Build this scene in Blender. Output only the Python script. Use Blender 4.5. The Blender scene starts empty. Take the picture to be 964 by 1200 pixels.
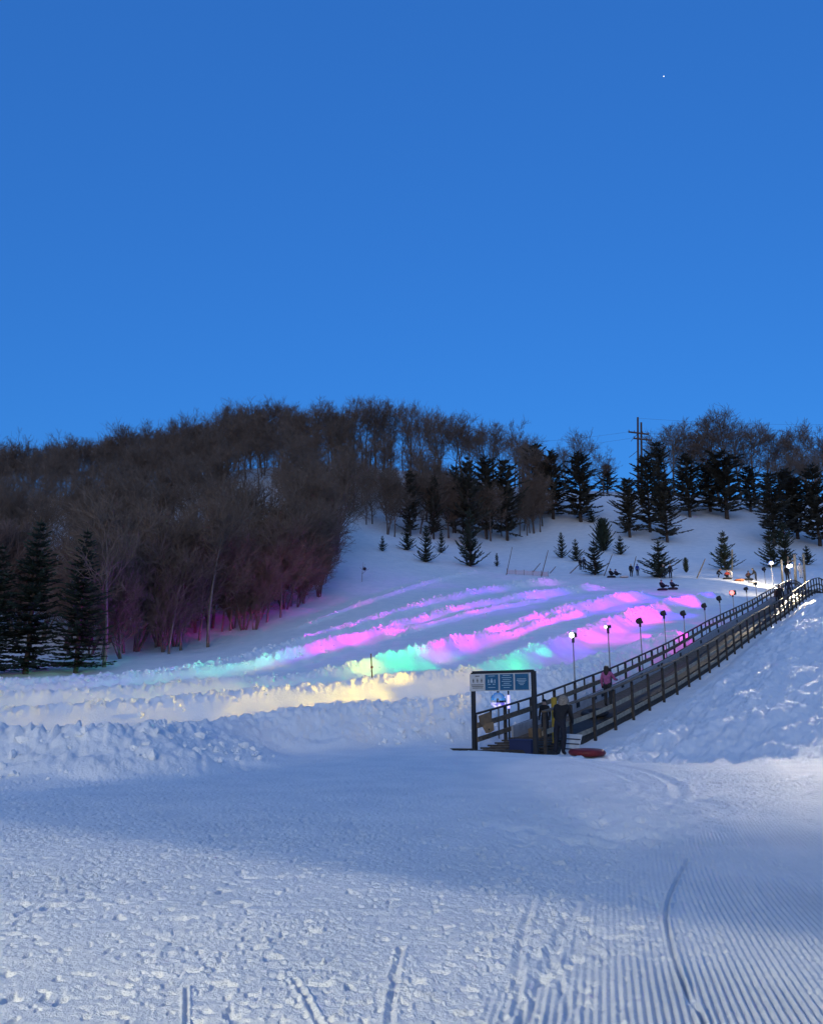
import bpy, math, random
import numpy as np
from mathutils import Vector

sc = bpy.context.scene
COL = sc.collection
R = math.radians
# ---------------------------------------------------------------- camera, sky, sun, exposure
F = 967.0; W0, H0 = 964.0, 1200.0
PITCH = math.atan(220.0 / 967.0)
CP, SP = math.cos(PITCH), math.sin(PITCH)
cam = bpy.data.cameras.new('camera'); camo = bpy.data.objects.new('camera', cam); COL.objects.link(camo)
camo.rotation_euler = (R(90) + PITCH, 0, 0)
cam.sensor_fit = 'HORIZONTAL'; cam.angle = 2 * math.atan(W0 / 2 / F)
cam.clip_start = 0.05; cam.clip_end = 6000
sc.camera = camo

SUN_EL, SUN_ROT = 3.5, 192.0          # just above the horizon, behind the camera
world = bpy.data.worlds.new('World'); sc.world = world; world.use_nodes = True
wn = world.node_tree; bg = wn.nodes['Background']
sky = wn.nodes.new('ShaderNodeTexSky'); sky.sky_type = 'NISHITA'; sky.sun_disc = False
sky.sun_elevation = R(SUN_EL); sky.sun_rotation = R(SUN_ROT)
sky.ozone_density = 5.2; sky.air_density = 1.0; sky.dust_density = 0.3
wn.links.new(sky.outputs[0], bg.inputs[0]); bg.inputs[1].default_value = 0.069
bg2 = wn.nodes.new('ShaderNodeBackground'); bg2.inputs[0].default_value = (.048, .258, .97, 1); bg2.inputs[1].default_value = .127   # even blue of late dusk
ads = wn.nodes.new('ShaderNodeAddShader'); wn.links.new(bg.outputs[0], ads.inputs[0]); wn.links.new(bg2.outputs[0], ads.inputs[1])
# afterglow: the bright evening sky behind the camera
tcw = wn.nodes.new('ShaderNodeTexCoord'); dt = wn.nodes.new('ShaderNodeVectorMath'); dt.operation = 'DOT_PRODUCT'; dt.inputs[1].default_value = (-.10, -.56, .82)
mr = wn.nodes.new('ShaderNodeMapRange'); mr.interpolation_type = 'SMOOTHSTEP'; mr.inputs[1].default_value = .20; mr.inputs[2].default_value = .95
bg3 = wn.nodes.new('ShaderNodeBackground'); bg3.inputs[0].default_value = (.95, 1., .62, 1)
gm = wn.nodes.new('ShaderNodeMath'); gm.operation = 'MULTIPLY'; gm.inputs[1].default_value = .045
wn.links.new(tcw.outputs['Generated'], dt.inputs[0]); wn.links.new(dt.outputs['Value'], mr.inputs[0]); wn.links.new(mr.outputs[0], gm.inputs[0]); wn.links.new(gm.outputs[0], bg3.inputs[1])
ad2 = wn.nodes.new('ShaderNodeAddShader'); wn.links.new(ads.outputs[0], ad2.inputs[0]); wn.links.new(bg3.outputs[0], ad2.inputs[1])
wn.links.new(ad2.outputs[0], wn.nodes['World Output'].inputs[0])
sun = bpy.data.lights.new('afterglow_sun', 'SUN'); suno = bpy.data.objects.new('afterglow_sun', sun); COL.objects.link(suno)
sun.energy = 0.12; sun.angle = R(40); sun.color = (1.0, 0.86, 0.74)
_d = Vector((math.sin(R(SUN_ROT)), math.cos(R(SUN_ROT)), math.tan(R(16)))).normalized()
suno.rotation_euler = _d.to_track_quat('Z', 'Y').to_euler()
sc.view_settings.view_transform = 'Standard'; sc.view_settings.look = 'None'
sc.view_settings.exposure = 1.5; sc.view_settings.gamma = 1; sc.view_settings.use_curve_mapping = False
sc.render.engine = 'CYCLES'
sc.cycles.use_denoising = True
sc.cycles.max_bounces = 5; sc.cycles.diffuse_bounces = 3; sc.cycles.glossy_bounces = 2

# ---------------------------------------------------------------- projection helpers
def P(u, v, Y):
    """world point seen at photo pixel (u, v) at horizontal depth Y (eye at the origin)"""
    u = np.asarray(u, float); v = np.asarray(v, float)
    a = (u - W0 / 2) / F; b = (H0 / 2 - v) / F
    dy = CP - b * SP; dz = SP + b * CP
    s = np.asarray(Y, float) / dy
    return np.stack([a * s, s * dy, dz * s], -1)
def proj(p):
    x, y, z = p
    f = y * CP + z * SP; up = -y * SP + z * CP
    return W0 / 2 + F * x / f, H0 / 2 - F * up / f

# ---------------------------------------------------------------- noise
def _h(ix, iy, seed):
    n = (ix.astype(np.int64) * 374761393 + iy.astype(np.int64) * 668265263 + seed * 974634777) & 0xFFFFFFFF
    n = ((n ^ (n >> 13)) * 1274126177) & 0xFFFFFFFF
    n = ((n ^ (n >> 16)) * 2246822519) & 0xFFFFFFFF
    return (n & 0xFFFFFF) / float(0xFFFFFF)
def vn(x, y, seed=0):
    x0 = np.floor(x); y0 = np.floor(y); fx = x - x0; fy = y - y0
    fx = fx * fx * (3 - 2 * fx); fy = fy * fy * (3 - 2 * fy)
    a = _h(x0, y0, seed); b = _h(x0 + 1, y0, seed); c = _h(x0, y0 + 1, seed); d = _h(x0 + 1, y0 + 1, seed)
    return (a * (1 - fx) + b * fx) * (1 - fy) + (c * (1 - fx) + d * fx) * fy
def fbm(x, y, seed=0, o=3):
    s = 0; a = .5; t = 0
    for i in range(o):
        s = s + a * vn(x * 2 ** i + 17.3 * i, y * 2 ** i - 9.1 * i, seed + i); t += a; a *= .5
    return s / t * 2 - 1
def sst(x, a, b):
    t = np.clip((x - a) / (b - a), 0, 1); return t * t * (3 - 2 * t)

# ---------------------------------------------------------------- lift line and terrain
# right railing foot line: X = 7.67 + .65 (Y - 32);  left railing: X = 2.1 + .65 (Y - 27.6)
def RX(Y): return 7.67 + .65 * (Y - 32)
def LX(Y): return 2.1 + .65 * (Y - 27.6)
_ly = [24, 26, 28.4, 30.2, 32, 33.8, 39, 46.3, 54.6, 66.4, 78, 83, 86, 89, 96]
_lz = [-.62, -.45, -.12, .13, .43, .77, 1.73, 3.3, 5.36, 8.0, 10.9, 12.0, 12.5, 12.65, 12.65]
def rail_z(Y): return np.interp(Y, _ly, _lz)
def deck_z(Y): return rail_z(Y) - 1.28

ctrl = []
for X in (-90, -60, -40, -25, -14, -7, 0, 5, 9, 14, 25, 45, 80):
    for Y in (-60, -20, 0, 7, 14, 18):
        ctrl.append((X, Y, -1.6))
for u, v, Y in [(964, 908, 17.6), (700, 893, 21.2), (560, 878, 26.5), (300, 882, 26.5), (0, 890, 23),
                (850, 897, 24), (750, 893, 25), (964, 894, 23), (1150, 890, 23), (964, 862, 27), (964, 800, 37), (964, 740, 52), (963, 703, 68), (1150, 790, 37), (1150, 730, 52), (1150, 690, 68), (1400, 790, 40), (1400, 690, 70),
                (0, 850, 33), (300, 842, 33), (450, 838, 33), (-300, 850, 33), (-700, 850, 33), (0, 818, 40), (300, 815, 40), (450, 808, 40), (550, 804, 40), (640, 806, 38),
                (0, 800, 47), (-300, 800, 47), (-700, 800, 47), (100, 788, 52), (300, 782, 52), (560, 768, 52), (700, 764, 52),
                (0, 770, 62), (-300, 770, 62), (130, 775, 56), (250, 756, 65), (300, 750, 65), (480, 741, 65), (650, 730, 65), (780, 728, 65),
                (400, 706, 80), (560, 706, 80), (700, 703, 80), (800, 700, 80), (0, 715, 80), (200, 700, 82), (-300, 715, 80),
                (420, 672, 95), (560, 686, 95), (700, 685, 95), (850, 682, 95), (450, 647, 110), (560, 664, 110), (700, 669, 110), (850, 668, 110), (950, 672, 100), (1150, 665, 95),
                (0, 665, 110), (300, 625, 112), (150, 650, 108), (-300, 670, 110), (560, 641, 130), (700, 645, 130), (870, 645, 130), (960, 652, 125), (450, 612, 130),
                (0, 620, 140), (200, 592, 140), (300, 562, 150), (450, 572, 150), (600, 616, 150), (720, 612, 150), (870, 612, 150), (1000, 620, 150), (1200, 630, 140),
                (0, 588, 170), (-300, 600, 170), (300, 549, 168), (560, 570, 162), (640, 580, 170), (720, 577, 175), (870, 585, 178), (1000, 590, 178), (1250, 600, 175)]:
    ctrl.append(tuple(P(u, v, Y)))
for X in (-150, -70, 0, 60, 120, 180):
    ctrl.append((X, 215, 50)); ctrl.append((X * 1.3, 300, 52)); ctrl.append((X * 2, 420, 50))
for X in (-140,):
    for Y, z in ((30, -1), (60, 2), (90, 9), (130, 24)): ctrl.append((X, Y, z))
for X in (120, 150):
    for Y, z in ((30, -.5), (60, 7), (90, 13), (130, 23)): ctrl.append((X, Y, z))
for Y in (28.4, 32, 36, 40, 46, 54, 60, 66, 72, 78, 84, 90):
    for o in (-.2, 1.3): ctrl.append((LX(Y) + o * 1.6, Y, float(deck_z(Y)) - .25))
C = np.array(ctrl)
def _phi(r2): return .5 * r2 * np.log(r2 + 1e-9)
_S = 100.
_xy = C[:, :2] / _S
_n = len(C)
_A = np.zeros((_n + 3, _n + 3))
_A[:_n, :_n] = _phi(((_xy[:, None] - _xy[None]) ** 2).sum(-1)) + np.eye(_n) * 2e-4
_A[:_n, _n] = 1; _A[:_n, _n + 1:] = _xy; _A[_n, :_n] = 1; _A[_n + 1:, :_n] = _xy.T
_w = np.linalg.solve(_A, np.concatenate([C[:, 2], [0, 0, 0]]))
def base_raw(x, y):
    x = np.asarray(x, float) / _S; y = np.asarray(y, float) / _S
    out = np.empty(x.size); xf = x.ravel(); yf = y.ravel()
    for i in range(0, xf.size, 20000):
        dx = xf[i:i + 20000, None] - _xy[None, :, 0]; dy = yf[i:i + 20000, None] - _xy[None, :, 1]
        out[i:i + 20000] = _phi(dx * dx + dy * dy) @ _w[:_n] + _w[_n] + _w[_n + 1] * xf[i:i + 20000] + _w[_n + 2] * yf[i:i + 20000]
    return out.reshape(x.shape)
# cached on a 1 m grid, read back smoothly
_gx = np.arange(-260, 261, 1.0); _gy = np.arange(-70, 431, 1.0)
_GX, _GY = np.meshgrid(_gx, _gy, indexing='ij')
_GZ = base_raw(_GX, _GY)
_flat = sst(_GY, 27, 17)                                 # the groomed apron is level
_GZ = _GZ * (1 - _flat) + (-1.6) * _flat
def base(x, y):
    x = np.clip(np.asarray(x, float), -259, 258.9) + 260; y = np.clip(np.asarray(y, float), -69, 429.9) + 70
    i = np.floor(x).astype(int); j = np.floor(y).astype(int); fx = x - i; fy = y - j
    return (_GZ[i, j] * (1 - fx) + _GZ[i + 1, j] * fx) * (1 - fy) + (_GZ[i, j + 1] * (1 - fx) + _GZ[i + 1, j + 1] * fx) * fy
def ray_hit(u, v, lift=0., y0=3., y1=260., fn=None):
    fn = fn or base
    Y = y0 * (y1 / y0) ** np.linspace(0, 1, 2600)
    p = P(u, v, Y)
    below = p[:, 2] < fn(p[:, 0], p[:, 1]) + lift
    k = int(np.argmax(below)) if below.any() else len(Y) - 1
    return p[k]

def poly_dist(x, y, pts):
    """distance to a polyline, signed side and the arc position"""
    best = np.full(x.shape, 1e9); side = np.zeros(x.shape); arc = np.zeros(x.shape); s = 0
    for (ax, ay), (bx, by) in zip(pts[:-1], pts[1:]):
        dx, dy = bx - ax, by - ay; L = math.hypot(dx, dy) + 1e-9
        t = np.clip(((x - ax) * dx + (y - ay) * dy) / L ** 2, 0, 1)
        qx = x - ax - t * dx; qy = y - ay - t * dy; d = np.hypot(qx, qy)
        m = d < best
        best = np.where(m, d, best); side = np.where(m, np.sign(dx * qy - dy * qx), side); arc = np.where(m, s + t * L, arc); s += L
    return best, side, arc, s

# berms between the tubing lanes, traced by crest: (pixels, height, half width up-side, half width camera-side, lumpiness)
def smooth(pts, n=6):
    pts = np.array(pts, float); out = []
    for i in range(len(pts) - 1):
        p0 = pts[max(i - 1, 0)]; p1 = pts[i]; p2 = pts[i + 1]; p3 = pts[min(i + 2, len(pts) - 1)]
        for t in np.linspace(0, 1, n, endpoint=False):
            out.append(.5 * ((2 * p1) + (-p0 + p2) * t + (2 * p0 - 5 * p1 + 4 * p2 - p3) * t * t + (-p0 + 3 * p1 - 3 * p2 + p3) * t ** 3))
    out.append(pts[-1]); return np.array(out)
berm_px = [
    ([(655, 676), (600, 683), (560, 690), (480, 708), (400, 733), (340, 752), (250, 775), (150, 788), (0, 797), (-150, 800)], .62, 1.1, 1.7, 1.),
    ([(700, 682), (620, 694), (560, 704), (480, 724), (420, 743), (350, 764), (250, 781), (120, 793), (0, 806), (-150, 810)], .68, 1.1, 1.7, 1.),
    ([(752, 690), (690, 702), (640, 716), (570, 737), (500, 764), (430, 776), (380, 785), (250, 798), (100, 808), (0, 814), (-150, 820)], .75, 1.15, 1.9, 1.),
    ([(850, 692), (790, 701), (745, 712), (700, 729), (655, 746), (600, 765), (560, 777), (520, 787), (420, 798), (330, 806), (200, 817), (0, 829), (-150, 838)], .85, 1.2, 2.0, 1.),
    ([(800, 735), (745, 754), (690, 772), (640, 791), (560, 815), (500, 824), (420, 827), (330, 837), (200, 851), (80, 862), (0, 870), (-150, 878)], 0.9, 1.6, 3.5, .9),
    ([(640, 700), (590, 708), (540, 720), (485, 733), (440, 746), (400, 757), (350, 771), (300, 780)], .34, .6, .9, .8),
    ([(690, 714), (640, 727), (585, 746), (535, 760), (495, 772), (460, 781), (410, 789)], .36, .6, .9, .8),
    ([(420, 804), (330, 812), (230, 820), (130, 824), (0, 836), (-150, 845)], .40, .8, 1.1, .8),
    ([(560, 668), (500, 680), (440, 700), (400, 714), (350, 733)], .22, .6, .8, .5),
]
berms = []
for pts, h, wu, wc, lump in berm_px:
    pts = smooth(pts, 4)
    w = np.array([ray_hit(u, v, h, 20)[:2] for u, v in pts])
    # keep the depth order smooth
    for k in range(2):
        w[1:-1] = .25 * w[:-2] + .5 * w[1:-1] + .25 * w[2:]
    berms.append((w, h, wu, wc, lump))
bank = np.array([ray_hit(u, v, .35, 18)[:2] for u, v in [(964, 728), (932, 765), (906, 800), (880, 836), (835, 868)]])

def track_px(pts): return np.array([[*(P(u, v, 1)[:2] * (-1.6 / P(u, v, 1)[2]))] for u, v in smooth(pts, 5)])
tracks = [  # (pixels, half width, depth)
    ([(806, 1008), (790, 1038), (781, 1068), (784, 1100), (795, 1140), (815, 1180), (835, 1215)], .026, .045),
    ([(842, 1004), (800, 1050), (760, 1090), (705, 1125)], .03, .012),
    ([(690, 893), (750, 903), (788, 918), (795, 932), (770, 946), (700, 955), (620, 966)], .16, .05),
    ([(660, 893), (715, 905), (745, 918), (742, 930), (715, 938)], .15, .035),
    ([(625, 1055), (612, 1100), (606, 1150), (612, 1210)], .05, .025),
    ([(676, 1060), (650, 1110), (630, 1160), (612, 1215)], .07, .03),
    ([(640, 1110), (660, 1160), (672, 1200)], .04, .02),
    ([(470, 1110), (462, 1150), (455, 1210)], .035, .03),
    ([(345, 1150), (362, 1180), (380, 1210)], .03, .035),
    ([(218, 1155), (218, 1200)], .02, .03),
    ([(0, 1085), (70, 1050), (190, 1015), (300, 995)], .05, .02),
    ([(30, 1062), (120, 1034), (260, 1005)], .04, .02),
    ([(90, 1160), (180, 1125), (300, 1090), (420, 1062)], .05, .018),
    ([(0, 1140), (60, 1120), (130, 1100)], .06, .02),
    ([(270, 1100), (400, 1078), (520, 1045)], .05, .015),
    ([(0, 925), (150, 918), (300, 902), (420, 888)], .25, .035), ([(0, 912), (160, 905), (280, 892)], .2, .03),
    ([(222, 888), (237, 908)], .12, .03), ([(265, 885), (285, 902)], .12, .03),
    ([(690, 930), (800, 915), (880, 905)], .2, .02), ([(720, 962), (830, 935), (950, 910)], .15, .02), ([(760, 985), (860, 950), (960, 925)], .15, .015),
]
tracks = [(track_px(p), w * (.5 if max(v for _, v in p) > 1000 else .6), d * (.55 if max(v for _, v in p) > 1000 else .6)) for p, w, d in tracks]
_rs = random.Random(5)
foot = []                                              # boot prints near the loading end and across the apron
for i in range(150):
    u = _rs.gauss(690, 70); v = _rs.uniform(915, 992)
    if 560 < u < 850: foot.append(track_px([(u, v), (u + 1, v)])[0])
for i in range(10):
    u = _rs.uniform(560, 720); v = _rs.uniform(1080, 1150); foot.append(track_px([(u, v), (u + 1, v)])[0])

def height(x, y, detail=True):
    x = np.asarray(x, float); y = np.asarray(y, float)
    r = np.hypot(x, y)
    z = base(x, y).copy()
    front = sst(y, 24, 29)
    z += .10 * fbm(x / 6, y / 6, 3, 2) * front + .05 * fbm(x / 2.2, y / 2.2, 8, 2) * front
    z += .035 * fbm(x / 3.5, y / 3.5, 31, 2) * (1 - front)
    # berms
    for bi, (pts, h, wu, wc, lump) in enumerate(berms):
        m = (x > pts[:, 0].min() - 6) & (x < pts[:, 0].max() + 6) & (y > pts[:, 1].min() - 6) & (y < pts[:, 1].max() + 6)
        if not m.any(): continue
        xm, ym = x[m], y[m]
        d, s, a, L = poly_dist(xm, ym, pts)
        camside = s > 0                                # polylines run from upper right to lower left: left of travel = camera side
        wob = 1 + .35 * fbm(xm / 1.8, ym / 1.8, 40 + bi, 2)
        t = d / (np.where(camside, wc, wu) * wob)
        prof = np.where(t < 1, .5 + .5 * np.cos(np.pi * np.clip(t, 0, 1)), 0) ** 1.15
        hh = h * (1 + .15 * fbm(a / 2.6, a * 0, 60 + bi, 2)) * sst(a, -2, 3) * sst(L - a, -2, 3)
        add = hh * prof
        if detail:
            c = np.clip(vn(xm / .15, ym / .22, 70 + bi) - .48, 0, 1) * .75 + np.clip(vn(xm / .34, ym / .4, 80 + bi) - .5, 0, 1) * .6 + np.clip(vn(xm / .8, ym / .8, 85 + bi) - .55, 0, 1) * .3
            band = sst(prof, .55, .95) * np.where(camside, 1, .9)
            if bi == 4: band = np.maximum(band, .55 * sst(prof, .05, .35))
            add = add + lump * (.40 if bi == 4 else .27 if bi == 3 else .34) * c * band * (.55 + .9 * vn(xm / 3, ym / 3, 90 + bi))
            add = add + lump * .10 * fbm(xm / .2, ym / .24, 95 + bi, 3) * band
        z[m] = np.maximum(z[m], z[m] + add)
    # shovelled bank right of the lift
    ex = (x - RX(y))
    side = sst(ex, .3, 2.5) * sst(y, 22, 27) * sst(y, 100, 80) * sst(ex, 30, 18)
    m = side > 0.001
    if m.any():
        xm, ym = x[m], y[m]
        al = .545 * xm + .838 * ym; ac = .838 * xm - .545 * ym
        d, s, a, L = poly_dist(xm, ym, bank)
        z[m] += .5 * np.exp(-(d / 2.0) ** 2) * sst(ym, 24, 30)
        rough = np.exp(-(ex[m] / 7) ** 2)
        z[m] += side[m] * (.13 * fbm(al / 1.6, ac / .5, 120, 2) * (.5 + rough) + .11 * fbm(al / 1.1, ac / .22, 121, 3) + .07 * fbm(al / .35, ac / .16, 122, 2) * (.4 + rough) + .10 * fbm(al / 8, ac / .8, 124, 2) + .10 * np.clip(vn(al / .3, ac / .25, 126) - .68, 0, 1) * rough)
    # the lift stands in a shallow cut
    mid = (RX(y) + LX(y)) / 2
    dl = np.abs(x - mid)
    cut = sst(dl, 2.4, 1.5) * sst(y, 25.6, 27.5) * sst(y, 93, 90)
    z = z * (1 - cut) + np.minimum(z, deck_z(y) - .26) * cut
    if detail:
        near = (r < 34) & (y > -1) & (y < 30)
        if near.any():
            xm, ym = x[near], y[near]; rm = r[near]
            cord = sst(xm - np.interp(ym, [3, 4.65, 8.6, 17], [-.1, .25, 1.9, 7.6]), -.15, .5) * (.25 + .75 * sst(vn(xm / .9, ym / 2.2, 140), .2, .55))
            far = sst(rm, 30, 12)
            patch = sst(vn(xm / 1.1, ym / 1.5, 152), .3, .7) * (.4 + .6 * vn(xm / .35, ym / .5, 153))
            step = lambda q_, a_, w_: np.clip((q_ - a_) / w_, 0, 1)
            scuff = (.007 * fbm(xm / .4, ym / .5, 150, 3)
                     + .009 * step(vn(xm / .055, ym / .05, 155), .70, .14) * (.03 + .97 * patch ** 1.6)
                     + .012 * step(vn(xm / .030, ym / .035, 156), .80, .12) * (.06 + .94 * patch)
                     - .014 * step(vn(xm / .06, ym / .06, 158), .76, .10)
                     + .018 * step(vn(xm / .09, ym / .07, 157), .88, .08) * patch
                     + .003 * fbm(xm / .035, ym / .04, 160, 2) + .006 * fbm(xm / .9 + ym / .5, ym / .12, 163, 2))
            dz = scuff * 1.6 * (1 - .8 * np.clip(cord, 0, 1)) * (.35 + .65 * far)
            q = xm - .2 * ym - .007 * (ym - 4) ** 2 + .02 * fbm(xm / 2, ym / 2, 170, 1)
            dz += cord * (.008 + .008 * vn(xm / .7, ym / 1.6, 172)) * np.sin(2 * np.pi * q / .046) * sst(rm, 15, 8)
            dz += cord * .012 * np.sin(2 * np.pi * q / 1.1)
            for pts, w, dep in tracks:
                mm = (xm > pts[:, 0].min() - 1) & (xm < pts[:, 0].max() + 1) & (ym > pts[:, 1].min() - 1) & (ym < pts[:, 1].max() + 1)
                if not mm.any(): continue
                d = poly_dist(xm[mm], ym[mm], pts)[0]
                dz[mm] += -dep * np.exp(-(d / w) ** 2) + .55 * dep * np.exp(-((d - 2.0 * w) / (.8 * w)) ** 2)
            for fx, fy in foot:
                mm = (np.abs(xm - fx) < .5) & (np.abs(ym - fy) < .5)
                if mm.any():
                    kf = sst(fy, 5, 11) * .6 + .4; d2 = ((xm[mm] - fx) / (.13 * kf)) ** 2 + ((ym[mm] - fy) / (.17 * kf)) ** 2
                    dz[mm] += (-.045 * np.exp(-d2) + .006 * np.exp(-((np.sqrt(d2) - 1.6) / .5) ** 2)) * kf
            z[near] += dz
    return z
def G(x, y): return float(height(np.array([x]), np.array([y]), False)[0])
_hN = lambda x, y: height(x, y, False)
def hit(u, v, y0=12., y1=240.):
    p = ray_hit(u, v, 0, y0, y1, _hN); return Vector((p[0], p[1], p[2]))

# ---------------------------------------------------------------- materials
def mat(name, col, rough=.7, noise=0, scale=20, metal=0, emit=None, bump=0, spec=.3):
    m = bpy.data.materials.new(name); m.use_nodes = True; nt = m.node_tree; b = nt.nodes['Principled BSDF']
    b.inputs['Base Color'].default_value = (*col, 1); b.inputs['Roughness'].default_value = rough; b.inputs['Metallic'].default_value = metal
    b.inputs['Specular IOR Level'].default_value = spec
    if noise or bump:
        tc = nt.nodes.new('ShaderNodeTexCoord'); nz = nt.nodes.new('ShaderNodeTexNoise'); nz.inputs['Scale'].default_value = scale; nz.inputs['Detail'].default_value = 5
        nt.links.new(tc.outputs['Object'], nz.inputs['Vector'])
        if noise:
            rp = nt.nodes.new('ShaderNodeValToRGB'); rp.color_ramp.elements[0].position = .3; rp.color_ramp.elements[1].position = .7
            rp.color_ramp.elements[0].color = (*[c * (1 - noise) for c in col], 1); rp.color_ramp.elements[1].color = (*[min(1, c * (1 + noise)) for c in col], 1)
            nt.links.new(nz.outputs[0], rp.inputs[0]); nt.links.new(rp.outputs[0], b.inputs['Base Color'])
        if bump:
            bp = nt.nodes.new('ShaderNodeBump'); bp.inputs['Strength'].default_value = bump; bp.inputs['Distance'].default_value = .02
            nt.links.new(nz.outputs[0], bp.inputs['Height']); nt.links.new(bp.outputs[0], b.inputs['Normal'])
    if emit:
        b.inputs['Emission Color'].default_value = (*emit[:3], 1); b.inputs['Emission Strength'].default_value = emit[3]
    return m
M = {}
M['bark'] = mat('bark', (.13, .10, .085), .9, .35, 3)
M['twig'] = mat('twig', (.19, .128, .09), .9, .3, 1.5)
M['redtwig'] = mat('redtwig', (.20, .125, .10), .9, .3, 1.5)
M['pale_bark'] = mat('pale_bark', (.17, .135, .11), .9, .35, 3)
M['needle'] = mat('needle', (.030, .044, .028), .8, .5, 1.2)
M['needle_brown'] = mat('needle_brown', (.055, .048, .032), .8, .5, 1.2)
M['pine_bark'] = mat('pine_bark', (.07, .05, .04), .9, .3, 3)
M['timber'] = mat('timber', (.13, .10, .072), .85, .4, 6, bump=.3)
M['timber_dark'] = mat('timber_dark', (.045, .038, .033), .85, .4, 6, bump=.3)
M['timber_light'] = mat('timber_light', (.27, .23, .165), .8, .3, 6, bump=.3)
M['belt'] = mat('belt', (.030, .030, .032), .75, .4, 8)
M['panel_grey'] = mat('panel_grey', (.30, .31, .34), .7, .15, 5)
M['metal'] = mat('metal', (.22, .22, .23), .4, .1, 8, metal=.8)
M['black'] = mat('black', (.016, .016, .018), .6)
M['white_sign'] = mat('white_sign', (.42, .42, .42), .6, .08, 9)
M['blue_sign'] = mat('blue_sign', (.012, .085, .17), .6, .1, 9)
M['sign_ink'] = mat('sign_ink', (.02, .02, .025), .6)
M['sign_text'] = mat('sign_text', (.30, .40, .46), .6)
M['tan'] = mat('tan', (.16, .115, .075), .8, .25, 7, bump=.2)
M['yellow'] = mat('yellow', (.30, .20, .02), .6, .15, 7)
M['blue_bin'] = mat('blue_bin', (.012, .02, .07), .6)
M['red'] = mat('red', (.13, .012, .015), .45, .25, 7)
M['orange'] = mat('orange', (.5, .14, .04), .6)
M['pale_board'] = mat('pale_board', (.42, .46, .50), .6, .1, 8)
M['skin'] = mat('skin', (.42, .26, .19), .6)
M['coat_black'] = mat('coat_black', (.010, .010, .012), .8, .3, 14)
M['coat_navy'] = mat('coat_navy', (.018, .022, .045), .8, .3, 14)
M['pants_navy'] = mat('pants_navy', (.009, .011, .02), .8, .3, 14)
M['coat_pink'] = mat('coat_pink', (.30, .08, .19), .8, .2, 14)
M['coat_pale'] = mat('coat_pale', (.6, .55, .5), .8, .2, 14)
M['coat_red'] = mat('coat_red', (.40, .05, .03), .8, .2, 14)
M['coat_blue'] = mat('coat_blue', (.02, .05, .28), .8, .2, 14)
M['coat_brown'] = mat('coat_brown', (.12, .05, .03), .8, .2, 14)
M['fur'] = mat('fur', (.20, .17, .14), .95, .35, 30, bump=.6)
M['hair'] = mat('hair', (.03, .02, .015), .7)
M['net'] = mat('net', (.55, .20, .12), .8)
M['bamboo'] = mat('bamboo', (.13, .10, .07), .8)
M['pole_wood'] = mat('pole_wood', (.10, .065, .055), .85, .3, 4)
M['steel_wire'] = mat('steel_wire', (.12, .13, .15), .6)
# mirror ball: small facets
m = mat('mirror', (.9, .92, .95), .08, metal=1.0); M['mirror'] = m

# snow
m = bpy.data.materials.new('snow'); m.use_nodes = True; nt = m.node_tree; b = nt.nodes['Principled BSDF']
b.inputs['Roughness'].default_value = .65; b.inputs['Specular IOR Level'].default_value = .25
geo = nt.nodes.new('ShaderNodeTexCoord')
n1 = nt.nodes.new('ShaderNodeTexNoise'); n1.inputs['Scale'].default_value = 1.1; n1.inputs['Detail'].default_value = 6
n2 = nt.nodes.new('ShaderNodeTexNoise'); n2.inputs['Scale'].default_value = 14; n2.inputs['Detail'].default_value = 8; n2.inputs['Roughness'].default_value = .65
n3 = nt.nodes.new('ShaderNodeTexNoise'); n3.inputs['Scale'].default_value = 90; n3.inputs['Detail'].default_value = 4
rp = nt.nodes.new('ShaderNodeValToRGB'); rp.color_ramp.elements[0].position = .3; rp.color_ramp.elements[1].position = .7
rp.color_ramp.elements[0].color = (.74, .77, .80, 1); rp.color_ramp.elements[1].color = (.86, .87, .88, 1)
for n in (n1, n2, n3): nt.links.new(geo.outputs['Object'], n.inputs['Vector'])
nt.links.new(n1.outputs[0], rp.inputs[0]); nt.links.new(rp.outputs[0], b.inputs['Base Color'])
b1 = nt.nodes.new('ShaderNodeBump'); b1.inputs['Strength'].default_value = .8; b1.inputs['Distance'].default_value = .05
b2 = nt.nodes.new('ShaderNodeBump'); b2.inputs['Strength'].default_value = .7; b2.inputs['Distance'].default_value = .012
nt.links.new(n2.outputs[0], b1.inputs['Height']); nt.links.new(n3.outputs[0], b2.inputs['Height'])
nt.links.new(b1.outputs[0], b2.inputs['Normal']); nt.links.new(b2.outputs[0], b.inputs['Normal'])
M['snow'] = m

# ---------------------------------------------------------------- object helpers
def new_mesh(name, v, f, mats, idx=None, smooth_=False):
    v = np.asarray(v, np.float32); f = np.asarray(f, np.int32)
    me = bpy.data.meshes.new(name); k = f.shape[1]
    me.vertices.add(len(v)); me.vertices.foreach_set('co', v.ravel())
    me.loops.add(f.size); me.loops.foreach_set('vertex_index', f.ravel())
    me.polygons.add(len(f)); me.polygons.foreach_set('loop_start', np.arange(0, f.size, k, dtype=np.int32)); me.polygons.foreach_set('loop_total', np.full(len(f), k, np.int32))
    for mm in (mats if isinstance(mats, (list, tuple)) else [mats]): me.materials.append(mm)
    if idx is not None: me.polygons.foreach_set('material_index', np.asarray(idx, np.int32))
    me.polygons.foreach_set('use_smooth', np.full(len(f), bool(smooth_)))
    me.update(); me.validate(); return me
def link(name, me, parent=None, loc=None):
    o = bpy.data.objects.new(name, me); COL.objects.link(o)
    if parent: o.parent = parent
    if loc is not None: o.location = loc
    return o
def tag(o, label=None, cat=None, group=None, kind=None):
    if label: o['label'] = label
    if cat: o['category'] = cat
    if group: o['group'] = group
    if kind: o['kind'] = kind
    return o
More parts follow.
